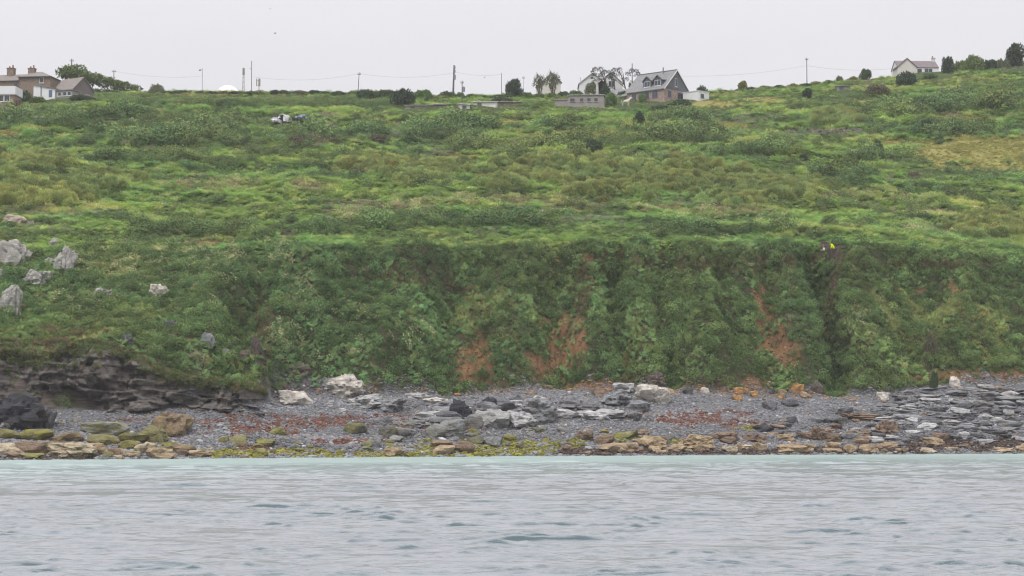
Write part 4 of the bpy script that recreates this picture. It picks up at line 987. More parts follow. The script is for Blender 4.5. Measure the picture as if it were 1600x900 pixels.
# ------------------------------------------------------------------ shrubs and trees
tm, n, l, b = new_mat("tree_foliage")
oi = n.new("ShaderNodeObjectInfo"); g = n.new("ShaderNodeNewGeometry")
mr = n.new("ShaderNodeMapRange"); mr.inputs['To Min'].default_value = .65; mr.inputs['To Max'].default_value = 1.4
l.new(g.outputs['Random Per Island'], mr.inputs['Value'])
v = n.new("ShaderNodeVectorMath"); v.operation = 'SCALE'
l.new(oi.outputs['Color'], v.inputs[0]); l.new(mr.outputs[0], v.inputs['Scale']); l.new(v.outputs[0], b.inputs['Base Color'])
b.inputs['Roughness'].default_value = .7; b.inputs['Specular IOR Level'].default_value = .15
t = n.new("ShaderNodeBsdfTranslucent"); l.new(v.outputs[0], t.inputs['Color'])
mx = n.new("ShaderNodeMixShader"); mx.inputs[0].default_value = .22
l.new(b.outputs[0], mx.inputs[1]); l.new(t.outputs[0], mx.inputs[2]); l.new(mx.outputs[0], n['Material Output'].inputs['Surface'])
M_tree = tm
M_bark = plain("bark", (.11, .085, .065), .9, .3, 6)

def crown_mesh(name, seed, lumps, nleaf, leaf, wind=0.0, up=.35, aspect=.7, zf=.62):
    """unit crown, -1..1 wide and 0..1 high, leaves spread through lumps"""
    r = random.Random(seed); V, Fc = [], []
    tot = sum(q[3] ** 2 for q in lumps)
    for (lx, ly, lz, lr) in lumps:
        for _ in range(int(nleaf * lr * lr / tot)):
            d = rnd_dir(r, up); f = 1 - .45 * r.random() ** 2.2
            p = Vector((lx + d.x * lr * f, ly + d.y * lr * f, lz + d.z * lr * f * zf))
            if p.z < .02: p.z = r.uniform(.02, .1)
            p.x += wind * p.z * p.z
            leaf_quad(V, Fc, p, rnd_dir(r) + d * .6 + Vector((wind, 0, 0)), d, leaf * r.uniform(.6, 1.35), leaf * aspect * r.uniform(.6, 1.2))
    return raw_mesh(name, V, Fc, M_tree)
def stick_mesh(name, limbs):
    """limbs: lists of (x,y,z,r) joints, six-sided tubes"""
    V, Fc = [], []
    for L in limbs:
        k0 = len(V)
        for (x_, y_, z_, r_) in L:
            for a_ in range(6): V.append((x_ + r_ * math.cos(a_ * 1.047), y_ + r_ * math.sin(a_ * 1.047), z_))
        for s_ in range(len(L) - 1):
            for a_ in range(6):
                i0 = k0 + s_ * 6; Fc.append((i0 + a_, i0 + (a_ + 1) % 6, i0 + 6 + (a_ + 1) % 6, i0 + 6 + a_))
        Fc.append(tuple(k0 + (len(L) - 1) * 6 + a_ for a_ in range(6)))
    return raw_mesh(name, V, Fc, M_bark)
def lumpset(seed, n_, rx, z0, z1, rr_):
    r = random.Random(seed); out = []
    for _ in range(n_):
        a_ = r.random() * 6.283; q = math.sqrt(r.random()); zz = r.uniform(z0, z1)
        k = 1 - .55 * (zz - z0) / max(z1 - z0, .01)
        out.append((math.cos(a_) * q * rx * k, math.sin(a_) * q * rx * k, zz, r.uniform(*rr_)))
    return out
def limbs_to(lumps, r0=.07, base=(0, 0)):
    L = []
    for (a_, b_, c_, d_) in lumps[:7]:
        L.append([(base[0], base[1], -.12, r0), (base[0] * .6 + a_ * .35, base[1] * .6 + b_ * .35, c_ * .45, r0 * .6), (a_, b_, c_, r0 * .2)])
    return L
PL = {}
for nm, seed, args in (("round", 1, (20, .74, .15, .72, (.15, .36))), ("round", 2, (22, .78, .15, .70, (.13, .34))), ("round", 3, (18, .70, .15, .76, (.15, .36))),
                       ("wide", 4, (18, .74, .2, .55, (.2, .36))), ("wide", 5, (20, .78, .18, .5, (.18, .34))), ("tree", 6, (17, .7, .28, .78, (.16, .32))), ("tree", 7, (20, .74, .3, .82, (.14, .3)))):
    lp = lumpset(seed, *args)
    PL.setdefault(nm, []).append((crown_mesh(nm + "_crown", seed, lp, 2100, .12, -.22 if nm == 'tree' else 0.0), stick_mesh(nm + "_trunk", limbs_to(lp, .05))))
lp = [(.1 + .16 * k + random.Random(k).uniform(-.1, .1), random.Random(k + 9).uniform(-.15, .15), .55 + .045 * k, .17 + .012 * (k % 3)) for k in range(-5, 4)]
def pine_variant(q_):
    r = random.Random(q_); k = .20
    lp_ = [(x_ * k + r.uniform(-.03, .03), r.uniform(-.05, .05), z_ + r.uniform(-.03, .03), r_ * k) for x_, z_, r_ in ((-.75, .84, .32), (-.35, .93, .34), (.05, .95, .26), (-.95, .74, .24), (.25, .86, .2), (-.1, .78, .2), (.4, .74, .16), (-.5, .68, .16))]
    tr = [[(.9 * k, 0, -.1, .02), (.8 * k, 0, .3, .017), (.5 * k, 0, .62, .012), (-.1 * k, 0, .9, .006)]]
    for (a_, b_, c_, d_) in lp_[1:]: tr.append([(.62 * k, 0, .5, .009), (a_ * .4 + .3 * k, b_, c_ - .1, .006), (a_, b_, c_, .003)])
    return crown_mesh("pine_crown", 61 + q_, lp_, 480, .04, -.05, .4, .3, .6), stick_mesh("pine_trunk", tr)
PL["pine"] = [pine_variant(q_) for q_ in range(3)]
lp = [(0, 0, .1 + .105 * k, .52 * (1 - k / 9.5)) for k in range(9)] + [(.3, .1, .25, .3), (-.32, 0, .3, .28), (.2, -.1, .5, .22), (-.2, .1, .55, .22)]
PL["conifer"] = [(crown_mesh("conifer_crown", 71, lp, 1600, .13, 0, .3, .4), stick_mesh("conifer_trunk", [[(0, 0, -.1, .07), (0, 0, .9, .02)]]))]
def palm_crown(seed):
    r = random.Random(seed); V, Fc = [], []
    for (hx, hy, hz) in ((-.35, 0, .62), (.3, .1, .78), (0, -.1, .5), (.05, .1, .7), (-.1, 0, .86)):
        for _ in range(46):
            d = rnd_dir(r, .35); leaf_quad(V, Fc, Vector((hx, hy, hz)) + d * .05, d + Vector((0, 0, -.05)), rnd_dir(r), .42 * r.uniform(.7, 1.1), .055)
    return raw_mesh("palm_crown", V, Fc, M_tree)
PL["palm"] = [(palm_crown(5), stick_mesh("palm_trunk", [[(.05, 0, -.1, .05), (-.35, 0, .6, .04)], [(.05, 0, -.1, .06), (.3, .1, .76, .04)], [(0, 0, -.1, .05), (-.1, 0, .84, .04)], [(0, 0, 0, .05), (0, -.1, .5, .03)]]))]
wl_ = [(-.85 + .09 * k, .1 * math.sin(k * 2.1), max(.08, .70 - .021 * k + .03 * math.sin(k * 1.7)), .24 - .006 * k) for k in range(20)] + [(-.8 + .12 * k, .05 * math.cos(k), .2, .2 - .008 * k) for k in range(13)] + [(-.75, 0, .75, .22), (-.55, 0, .78, .2)]
PL["wedge"] = [(crown_mesh("hedge_crown", 81, wl_, 6500, .06, .0, .3), stick_mesh("hedge_trunk", limbs_to(wl_[::4], .03, (-.3, 0))))]
LEAF = dict(dark=(.07, .105, .046), green=(.11, .18, .055), mid=(.13, .175, .06), olive=(.21, .21, .065), bright=(.15, .26, .06), grey=(.15, .165, .10), rust=(.16, .09, .07), deep=(.048, .074, .042), brownish=(.14, .13, .08))
pk = random.Random(17)
def plant(px, pyb, w, h, kind, tone, label, name="shrub", cat="shrub", group=None, flip=False, Y=None, sink=.12):
    g = hit(px, pyb) if Y is None else ground(px, Y)
    s = g.y / F
    zb = at(px, pyb, g.y)[2] if Y is not None else g.z
    o = empty(name, (g.x, g.y, min(zb, g.z + 0.02) if Y is None else g.z))
    hh = h * s * (1.0 if Y is not None else 1.16) + (0 if Y is None else max(0, zb - g.z)) + (.25 if Y is None and pyb > 165 else 0)
    if kind in ('round', 'wide', 'tree'): hh *= 1.3; o.location.z -= .26 * hh
    o.scale = (w * s / 2 * (-1 if flip else 1), w * s / 2 * .85, hh * 1.0)
    if kind == 'pine': o.scale = (hh, hh, hh)
    cm, tm_ = pk.choice(PL[kind])
    c = bpy.data.objects.new("crown", cm); COL.objects.link(c); c.parent = o
    k = pk.uniform(.9, 1.12); q = LEAF[tone]; c.color = (q[0] * k, q[1] * k, q[2] * k, 1)
    t_ = bpy.data.objects.new("trunk", tm_); COL.objects.link(t_); t_.parent = o
    if kind in ("round", "wide", "tree"):
        rz = pk.uniform(0, 6.28); c.rotation_euler = (0, 0, rz); t_.rotation_euler = (0, 0, rz)
    tag(o, label, cat, group); o["kind"] = "thing"
    return o
S = [
 (925, 240, 46, 22, 'round', 'dark', "dark domed shrub above the middle of the gorse thicket"), (1000, 195, 29, 20, 'round', 'deep', "small dark shrub below the dormered grey house"),
 (1447, 207, 56, 27, 'wide', 'deep', "broad dark shrub just above the ochre field"), (1371, 238, 25, 20, 'round', 'dark', "small round shrub left of the ochre field path"),
 (1318, 265, 68, 27, 'wide', 'mid', "broad green shrub right of the gorse thicket"), (1262, 153, 24, 15, 'round', 'deep', "dark shrub below the right-hand lone pole"),
 (630, 164, 60, 33, 'wide', 'deep', "large dark shrub on the skyline between two poles"), (572, 156, 50, 21, 'wide', 'dark', "dark shrub on the skyline right of the thin pole"),
 (602, 156, 46, 22, 'wide', 'dark', "dark shrub touching the left side of the large skyline shrub"), (660, 154, 44, 19, 'wide', 'green', "green shrub touching the right side of the large skyline shrub"), (528, 150, 40, 11, 'wide', 'dark', "low dark shrub left of the thin leaning pole"),
 (805, 152, 42, 28, 'round', 'deep', "dense dome shrub on the skyline left of the palms"), (700, 152, 34, 14, 'wide', 'dark', "low shrub at the foot of the leaning equipment pole"),
 (955, 163, 30, 19, 'round', 'green', "rounded green shrub at the right end of the grey block building"), (1004, 160, 21, 15, 'round', 'green', "round green shrub in front of the dormered house"),
 (1418, 133, 52, 29, 'wide', 'deep', "big dark shrub in front of the white bungalow"), (1372, 146, 54, 18, 'wide', 'brownish', "brown-green shrub down the slope left of the bungalow"),
 (1334, 124, 32, 11, 'wide', 'olive', "low shrub beneath the umbrella-shaped tree"), (1312, 127, 15, 10, 'round', 'grey', "small grey shrub at the left of the umbrella-shaped tree"),
 (1162, 140, 24, 15, 'round', 'olive', "ragged shrub on the skyline right of the dormered house"), (245, 144, 30, 19, 'wide', 'grey', "small ragged grey-green bush right of the wedge hedge"),
 (36, 158, 34, 18, 'round', 'dark', "dark bush in front of the brown stone house"), (28, 170, 50, 16, 'wide', 'rust', "reddish brown bush below the flat-roofed building"),
 (255, 200, 24, 12, 'round', 'bright', "bright green bush left of centre on the upper slope"), (1062, 164, 40, 13, 'wide', 'dark', "dark low shrub right of the front of the dormered house"),
 (1030, 176, 60, 14, 'wide', 'deep', "dark scrub mound below the white horse"), (640, 225, 60, 15, 'wide', 'dark', "long dark mound of shrub right of the bare brown one"), (590, 222, 56, 14, 'wide', 'brownish', "brownish shrub mound in the upper middle slope"),
 (468, 224, 52, 16, 'wide', 'brownish', "bare brown shrub below the blue car"), (612, 272, 44, 20, 'round', 'olive', "olive shrub mound, upper of the middle slope pair"), (560, 276, 46, 17, 'wide', 'brownish', "olive brown shrub at the left of the mound pair"),
 (662, 294, 62, 28, 'wide', 'mid', "large green and brown shrub mound left of the gorse thicket"), (700, 272, 24, 12, 'round', 'green', "small green shrub right of the upper mound"), (785, 158, 40, 9, 'wide', 'dark', "low dark scrub above the long shed roof"),
 (900, 150, 34, 12, 'wide', 'mid', "low green scrub between the palms and the left white gable"), (972, 152, 30, 13, 'wide', 'dark', "dark scrub at the foot of the slim pine"), (880, 150, 26, 10, 'wide', 'dark', "low dark scrub above the left end of the block building"), (1085, 152, 30, 9, 'wide', 'mid', "low scrub in front of the white annexe"), (60, 160, 40, 12, 'wide', 'mid', "green scrub below the white outbuilding with blue door"), (128, 156, 50, 11, 'wide', 'dark', "dark scrub along the front of the brick barn"), (1455, 122, 40, 10, 'wide', 'mid', "low scrub below the right end of the bungalow"),
 (1255, 249, 22, 6, 'round', 'deep', "tiny dark bush left of the broad green shrub"), (1535, 322, 26, 14, 'round', 'mid', "small pale-flowered bush on the right slope"), (1555, 366, 60, 22, 'wide', 'olive', "yellow-green gorse mound at the right edge"),
 (945, 320, 34, 13, 'round', 'olive', "small olive gorse bush below the thicket"), (1120, 324, 36, 9, 'wide', 'brownish', "dead brown bush below the right end of thicket"), (1430, 280, 36, 14, 'wide', 'brownish', "brown bush below the ochre field"),
 (1460, 610, 20, 26, 'round', 'dark', "dark bush at the cliff foot left of pointed white boulder"), (1455, 560, 30, 40, 'round', 'brownish', "bare brown bush on the right cliff slope"),
]
for q in S: plant(*q)
T = dict(name="tree", cat="tree")
plant(1352, 121, 28, 18, 'round', 'dark', "small umbrella-shaped tree on the skyline left of the bungalow", **T)
plant(1097, 142, 40, 22, 'wide', 'deep', "dark tree beside the right end of the dormered house", Y=486, **T)
plant(843, 150, 34, 27, 'palm', 'grey', "left spiky cabbage palm before the gabled house", name="palm_tree", cat="palm tree")
plant(864, 150, 38, 30, 'palm', 'grey', "right spiky cabbage palm before the gabled house", name="palm_tree", cat="palm tree")
plant(922, 146, 28, 22, 'tree', 'grey', "pale green tree in front of the left white gable", Y=480, **T)
plant(945, 150, 32, 24, 'round', 'deep', "dark bushy tree in front of the right white gable", Y=478, **T)
for px_, pyt, w_, lab in ((937, 104, 26, "windswept pine leaning over the two white gables"), (966, 104, 18, "slim windswept pine right of the white gables"), (993, 105, 17, "windswept pine beside the pole left of the dormered house"), (950, 107, 12, "sparse thin pine between the white gables")):
    plant(px_ + 3, 145, w_, 145 - pyt, 'pine', 'deep', lab, name="pine_tree", cat="pine tree", Y=497)
plant(990, 134, 34, 13, 'round', 'dark', "dark bush behind the low roof of the dormered house", Y=484)
for px_, pyb, w_, h_, k_, tn, lab in ((1480, 114, 34, 27, 'round', 'deep', "dark tree right beside the bungalow chimney"), (1500, 112, 34, 24, 'wide', 'mid', "second tree right of the bungalow"), (1522, 111, 48, 28, 'round', 'mid', "broad round tree on the right skyline"),
        (1546, 109, 36, 22, 'wide', 'deep', "dark tree right of the broad round skyline tree"), (1566, 107, 34, 22, 'wide', 'grey', "thin tree left of the tall conifer")):
    plant(px_, pyb, w_, h_, k_, tn, lab, **T)
plant(1588, 104, 46, 36, 'round', 'deep', "tall dark tree at the right end of the skyline", name="tree", cat="tree")
plant(157, 145, 130, 50, 'wedge', 'mid', "wind-cut wedge hedge sloping down right of the barn", name="hedge", cat="hedge", Y=484)
row_ = []
for k in range(15):
    x_ = 268 + k * 20 + pk.uniform(-5, 5)
    row_.append(plant(x_, 147, pk.uniform(22, 34), pk.uniform(5, 9), 'wide', pk.choice(['dark', 'brownish', 'dark', 'deep']), "low windblown shrub of the skyline hedge left of the thin pole", group="skyline hedge shrubs on the left"))
number_row(row_, "low shrub, {}, in the skyline hedge left of the thin leaning pole"); row_ = []
for k in range(11):
    x_ = 655 + k * 21 + pk.uniform(-5, 5)
    row_.append(plant(x_, 153, pk.uniform(20, 32), pk.uniform(6, 12), 'wide', pk.choice(['mid', 'green', 'dark', 'olive']), "low green shrub of the skyline scrub between leaning pole and palms", group="skyline scrub shrubs in the middle"))
number_row(row_, "low green shrub, {}, in skyline scrub between thick leaning pole and palms"); row_ = []
for k in range(10):
    x_ = 1115 + k * 20 + pk.uniform(-5, 5)
    row_.append(plant(x_, np.interp(x_, [1100, 1320], [147, 127]), pk.uniform(20, 30), pk.uniform(4, 8), 'wide', pk.choice(['mid', 'dark', 'olive']), "low shrub along the rising skyline around the right-hand pole", group="skyline shrubs on the right rise"))
number_row(row_, "low shrub, {}, along the rising skyline around the lone right pole")

# ------------------------------------------------------------------ buildings
M_white = plain("white_render", (.70, .70, .72), .8, .06, .8)
M_cream = plain("cream_render", (.60, .57, .53), .8, .08, .8)
M_brown = plain("brown_stone", (.23, .175, .135), .9, .3, 2.2, bump=.4)
M_pinkst = plain("pink_stone", (.31, .24, .20), .9, .35, 2.0, bump=.4)
M_slate = plain("slate_roof", (.21, .21, .215), .75, .18, 1.6)
M_slated = plain("dark_slate_cladding", (.115, .12, .135), .75, .12, 1.2)
M_tile = plain("brown_roof_tile", (.21, .185, .17), .8, .2, 1.5)
M_redtile = plain("purple_roof_tile", (.18, .15, .155), .8, .12, 1.0)
M_brick = plain("dark_brick", (.17, .145, .14), .9, .2, 3.0)
M_block = plain("grey_block", (.29, .265, .25), .9, .15, 1.0)
M_corr = plain("corrugated_sheet", (.36, .34, .33), .6, .2, .7)
M_frame = plain("white_frame", (.72, .72, .72), .5, .04)
M_blue = plain("blue_grey_paint", (.13, .17, .24), .6, .08)
M_pot = plain("terracotta", (.30, .16, .11), .85, .15)
M_wood = plain("weathered_pole", (.13, .115, .105), .9, .2, 3.0)
M_steel = plain("galvanised_steel", (.22, .215, .22), .6, .1, 2.0, spec=.4)
gl, n, l, b = new_mat("window_glass")
b.inputs['Base Color'].default_value = (.05, .06, .075, 1); b.inputs['Roughness'].default_value = .12
M_glass = gl
def box(name, par, mat, x0, x1, y0, y1, z0, z1):
    V = [(x, y, z) for z in (z0, z1) for (x, y) in ((x0, y0), (x1, y0), (x1, y1), (x0, y1))]
    return mesh_obj(name, V, [(3, 2, 1, 0), (4, 5, 6, 7), (0, 1, 5, 4), (1, 2, 6, 5), (2, 3, 7, 6), (3, 0, 4, 7)], mat, par)
def prism(name, par, mat, poly, a0, a1, axis='y'):
    """outline poly in (x,z) pulled along y, or in (y,z) pulled along x"""
    k = len(poly); V = []
    for a_ in (a0, a1):
        for (p, q) in poly: V.append((p, a_, q) if axis == 'y' else (a_, p, q))
    Fc = [tuple(range(k)), tuple(range(2 * k - 1, k - 1, -1))] + [(i, k + i, k + (i + 1) % k, (i + 1) % k) for i in range(k)]
    o = mesh_obj(name, V, Fc, mat, par)
    bm = bmesh.new(); bm.from_mesh(o.data); bmesh.ops.recalc_face_normals(bm, faces=bm.faces); bm.to_mesh(o.data); bm.free()
    return o
def window(par, face, c, w, z0, h, pos, mullions=1, frame=None, name="window"):
    """face 'f': on a wall facing -y at y=pos; 'g': on a wall facing +x at x=pos"""
    fr = frame or M_frame; t = .07
    def bx(nm, p_, m_, a0, a1, d0, d1, b0, b1):
        if face == 'f': return box(nm, p_, m_, a0, a1, pos - d1, pos - d0, b0, b1)
        return box(nm, p_, m_, pos + d0, pos + d1, a0, a1, b0, b1)
    wd = bx(name, par, fr, c - w / 2, c + w / 2, -.02, .05, z0, z0 + h)
    n_ = mullions + 1; pw = (w - t * (n_ + 1)) / n_
    for k in range(n_):
        a0 = c - w / 2 + t + k * (pw + t)
        bx("pane", wd, M_glass, a0, a0 + pw, .045, .06, z0 + t, z0 + h - t)
    bx("sill", wd, fr, c - w / 2 - .08, c + w / 2 + .08, -.02, .12, z0 - .1, z0 - .003)
    return wd
def roof_gable(par, mat, x0, x1, y0, y1, ze, zr, over=.3, th=.18, name="roof"):
    """ridge along x"""
    ym = (y0 + y1) / 2; k = (zr - ze) / (ym - y0)
    p = [(y0 - over, ze - over * k + .02), (ym, zr + .02), (y1 + over, ze - over * k + .02), (y1 + over, ze - over * k + .02 + th), (ym, zr + th * 1.3), (y0 - over, ze - over * k + .02 + th)]
    return prism(name, par, mat, p, x0 - over, x1 + over, 'x')
def gable_walls(par, mat, x0, x1, y0, y1, zb, ze, zr, name="wall"):
    ym = (y0 + y1) / 2
    return prism(name, par, mat, [(y0, zb), (y1, zb), (y1, ze), (ym, zr), (y0, ze)], x0, x1, 'x')
def chimney(par, mat, x, y, z0, z1, w=.9, pots=2):
    c = box("chimney", par, mat, x - w / 2, x + w / 2, y - w / 2, y + w / 2, z0, z1)
    box("chimney_cap", c, mat, x - w / 2 - .1, x + w / 2 + .1, y - w / 2 - .1, y + w / 2 + .1, z1 + .003, z1 + .15)
    for k in range(pots):
        xx = x - w / 4 + k * w / 2
        box("chimney_pot", c, M_pot, xx - .13, xx + .13, y - .13, y + .13, z1 + .153, z1 + .6 + .25 * k)
    return c
def site(name, px, pyb, Y, phi=0.0):
    c = at(px, pyb, Y); return empty(name, c, phi), Y / F

# dormered grey house
h0, s = site("dormer_house", 1038, 152.5, 464, R(-42))
L, W, ZE, ZR = 10.6, 8.8, 2.2, 6.5
tag(h0, "grey slate house with two dormers and dark slate gable", "house")
gable_walls(h0, M_pinkst, -L, 0, 0, W, -1.5, ZE, ZR)
prism("gable_cladding", h0, M_slated, [(.25, ZE), (W - .25, ZE), (W / 2, ZR - .25)], .004, .09, 'x')
rf = roof_gable(h0, M_slate, -L, 0, 0, W, ZE, ZR, .3)
for sg in (0, 1):
    ya, yb_ = (-.34, W / 2) if sg == 0 else (W + .34, W / 2); za = ZE - .34
    V = [(.31, ya, za), (.31, yb_, ZR + .0), (.31, yb_, ZR + .28), (.31, ya, za + .28)]
    bargeboard = mesh_obj("bargeboard", V + [(x + .06, y, z) for x, y, z in V], [(0, 1, 2, 3), (7, 6, 5, 4), (0, 4, 5, 1), (3, 2, 6, 7), (0, 3, 7, 4), (1, 5, 6, 2)], M_frame, h0)
box("ridge_tiles", rf, M_redtile, -L - .2, .25, W / 2 - .12, W / 2 + .12, ZR + .16, ZR + .36)
box("flue", rf, M_steel, -3.4, -3.2, W / 2 - .6, W / 2 - .4, ZR - .5, ZR + 1.1)
for xd in (-5.2, -2.2):
    d0 = gable_walls(h0, M_slated, 0, 2.6, -.001, 3.4, 2.5, 4.2, 5.0, "dormer")
    d0.data.transform(Matrix.Translation((xd - 1.1, .55, 0)) @ Matrix.Translation((0, 0, 0)))
    bpy.data.objects.remove(d0)
    d0 = prism("dormer", h0, M_slated, [(xd - 1.15, 2.75), (xd + 1.15, 2.75), (xd + 1.15, 4.35), (xd, 5.25), (xd - 1.15, 4.35)], .5, 3.6)
    V = [(xd - 1.4, 4.13), (xd, 5.27), (xd + 1.4, 4.13), (xd + 1.4, 4.32), (xd, 5.5), (xd - 1.4, 4.32)]
    prism("dormer_roof", d0, M_slate, V, .25, 4.0)
    window(d0, 'f', xd, 1.7, 2.95, 1.25, .5, 1)
for xc, w_ in ((-8.6, 1.3), (-5.6, 2.6), (-2.6, 1.5)): window(h0, 'f', xc, w_, .35, 1.4, 0, 1 if w_ < 2 else 2, M_blue)
window(h0, 'g', W * .47, .75, 2.9, 1.9, .09, 0)
window(h0, 'g', 1.9, 1.2, .5, 1.3, 0, 0, M_blue); window(h0, 'g', 5.8, 1.9, .3, 1.4, 0, 1, M_blue)
lw = gable_walls(h0, M_pinkst, -L - 8.5, -L - .01, .6, 6.2, -1.5, 1.7, 3.6, "low_wing")
roof_gable(lw, M_slate, -L - 8.5, -L - .35, .6, 6.2, 1.7, 3.6, .3, .16, "wing_roof")
window(lw, 'f', -L - 5.5, 1.1, .2, 1.2, .6, 0, M_blue); window(lw, 'f', -L - 2.4, 1.4, .0, 1.5, .6, 1, M_blue)
an = box("white_annexe", h0, M_white, .9, 5.2, 5.6, 9.5, -1.5, 1.6)
box("annexe_coping", an, M_white, .8, 5.3, 5.5, 9.6, 1.603, 1.72)
window(an, 'g', 7.0, 1.2, .2, .9, 5.2, 0, M_blue)
# two white gables behind
for px_, pyb, w_, pyt, lab, win, pot in ((926, 142, 42, 113.5, "left of the two white gabled houses behind the trees", False, True), (954, 142, 38, 112.5, "right white gabled house with an upper window behind the trees", True, False)):
    hw, s = site("white_house", px_, pyb, 500, R(-90)); tag(hw, lab, "house")
    Wg, Hg = w_ * s, (pyb - pyt) * s
    gable_walls(hw, M_white, -9, 0, -Wg / 2, Wg / 2, -3, Hg * .42, Hg)
    r_ = roof_gable(hw, M_slate, -9, 0, -Wg / 2, Wg / 2, Hg * .42, Hg, .22, .14)
    for sg in (-1, 1):
        ya, za = sg * (Wg / 2 + .22), Hg * .42 - .22 * (Hg * .58) / (Wg / 2)
        V = [(.24, ya, za), (.24, 0, Hg), (.24, 0, Hg + .25), (.24, ya, za + .25)]
        mesh_obj("bargeboard", V + [(x + .06, y, z) for x, y, z in V], [(0, 1, 2, 3), (7, 6, 5, 4), (0, 4, 5, 1), (3, 2, 6, 7), (0, 3, 7, 4), (1, 5, 6, 2)], M_frame, hw)
    if win: window(hw, 'g', .3, 1.6, .9, 1.5, 0, 1); window(hw, 'g', 0, .6, Hg * .72, .5, 0, 0, M_blue)
    else: window(hw, 'g', -.3, 1.0, .8, 1.2, 0, 0)
    if pot: chimney(r_, M_pot, -1.2, 0, Hg - .4, Hg + .5, .7, 1)
# gabled house behind the palms
hg, s = site("gabled_house", 862, 145, 500, R(-80)); tag(hg, "dull tan gabled house half hidden behind cabbage palms", "house")
gable_walls(hg, M_cream, -8, 0, -2.2, 2.2, -3, 2.6, 4.6); roof_gable(hg, M_tile, -8, 0, -2.2, 2.2, 2.6, 4.6, .3, .2); window(hg, 'g', 0, 1.0, .8, 1.1, 0, 0)
# long low block building
lb, s = site("block_building", 906, 163, 455, R(-6)); tag(lb, "long low grey block building with a row of small windows", "outbuilding")
box("wall", lb, M_block, -2.6, 5.2, 0, 4.5, -1.2, 1.95); box("roof", lb, M_corr, -2.8, 5.4, -.2, 4.7, 1.953, 2.1)
low = box("lean_to", lb, M_block, -5.4, -2.605, .3, 4, -1.2, 1.1); box("lean_to_roof", low, M_corr, -5.6, -2.81, .1, 4.2, 1.103, 1.22)
for k, xc in enumerate((-1.6, .4, 2.0, 3.5)): window(lb, 'f', xc, .85 if k else 1.1, .55, .8, 0, 0, M_block)
# white bungalow
bg, s = site("bungalow", 1432, 117, 498, R(4)); tag(bg, "white bungalow with purple roof on the right skyline", "house")
gable_walls(bg, M_white, -4.4, 5.4, 0, 6.5, -2, 1.75, 3.7); rf = roof_gable(bg, M_redtile, -4.4, 5.3, 0, 6.5, 1.75, 3.7, .12, .16)
bay = prism("front_gable", bg, M_cream, [(-4.9, -2), (-.4, -2), (-.4, 1.6), (-2.65, 3.55), (-4.9, 1.6)], -1.6, 3.2)
prism("front_gable_roof", bay, M_redtile, [(-5.15, 1.42), (-2.65, 3.57), (-.15, 1.42), (-.15, 1.58), (-2.65, 3.78), (-5.15, 1.58)], -1.8, 3.2)
window(bg, 'f', .75, 1.2, .45, 1.1, 0, 0); window(bg, 'f', 2.9, 2.0, .45, 1.15, 0, 1)
chimney(rf, M_cream, 5.0, 3.25, 2.6, 4.5, .7, 1)
# brown stone house with hipped roof
sh_, s = site("stone_house", 55, 153, 462, R(-8)); tag(sh_, "brown stone house with hipped roof and two tall chimneys", "house")
box("wall", sh_, M_brown, -3.7, 3.4, 0, 6.5, -1.5, 4.7)
def hip(name, par, mat, x0, x1, y0, y1, ze, zr, xr0, xr1):
    ym = (y0 + y1) / 2
    return mesh_obj(name, [(x0, y0, ze), (x1, y0, ze), (x1, y1, ze), (x0, y1, ze), (xr0, ym, zr), (xr1, ym, zr)], [(3, 2, 1, 0), (0, 1, 5, 4), (1, 2, 5), (2, 3, 4, 5), (3, 0, 4)], mat, par)
rf = hip("roof", sh_, M_tile, -4.1, 3.8, -.4, 6.9, 4.703, 6.3, -1.6, .4)
box("gutter", rf, M_slated, -4.15, 3.85, -.5, -.402, 4.6, 4.76)
chimney(rf, M_brown, -2.0, 3.2, 5.4, 7.0, 1.4, 2)
window(sh_, 'f', 1.4, .95, 3.3, 1.25, 0, 0)
lf = box("left_wing", sh_, M_brown, -14, -3.705, 1.6, 6.6, -1.5, 4.2)
hip("left_wing_roof", lf, M_tile, -14.4, -3.2, 1.2, 7.0, 4.203, 6.0, -12, -1.8)
chimney(lf, M_brown, -7.2, 4.1, 5.2, 7.3, 1.5, 2); window(lf, 'f', -5.2, .9, 2.4, 1.2, 1.6, 0, M_blue)
box("drainpipe", sh_, M_slated, -3.85, -3.71, -.14, -.01, -1, 4.6)
# white lean-to with blue door, then its low glazed end
wb, s = site("white_outbuilding", 68, 153, 456, R(-14)); tag(wb, "low white outbuilding with blue door beside the stone house", "outbuilding")
prism("wall", wb, M_white, [(-2.4, -1.2), (2.7, -1.2), (2.7, 1.9), (-2.4, 2.9)], 0, 3.2)
prism("roof", wb, M_tile, [(-2.6, 2.95), (2.9, 1.87), (2.9, 2.05), (-2.6, 3.15)], -.25, 3.4)
dr = box("door", wb, M_blue, 1.25, 2.05, -.05, -.003, .1, 1.65); box("handle", dr, M_steel, 1.32, 1.42, -.1, -.053, .8, .88)
box("drainpipe", wb, M_slated, -.65, -.5, -.12, -.003, -1, 2.5)
en = box("glazed_end", wb, M_block, 2.705, 6.8, .2, 3.2, -1.2, 1.45); box("glazed_end_roof", en, M_slate, 2.905, 7.0, -.05, 3.4, 1.453, 1.62)
for xc in (3.7, 4.9, 6.0): window(en, 'f', xc, .85, .3, .9, .2, 0)
# dark brick barn
bn, s = site("brick_barn", 114, 152, 458, R(-36)); tag(bn, "dark brick barn with a plain slate roof and gable end", "barn")
gable_walls(bn, M_brick, -6.4, 0, 0, 6.0, -1.5, 1.9, 4.7); roof_gable(bn, M_tile, -6.4, 0, 0, 6.0, 1.9, 4.7, .2, .16)
window(bn, 'g', .9, 1.0, .35, .9, 0, 1); window(bn, 'g', 4.2, 1.2, .35, .7, 0, 1); window(bn, 'f', -1.2, 1.1, .4, .9, 0, 1)
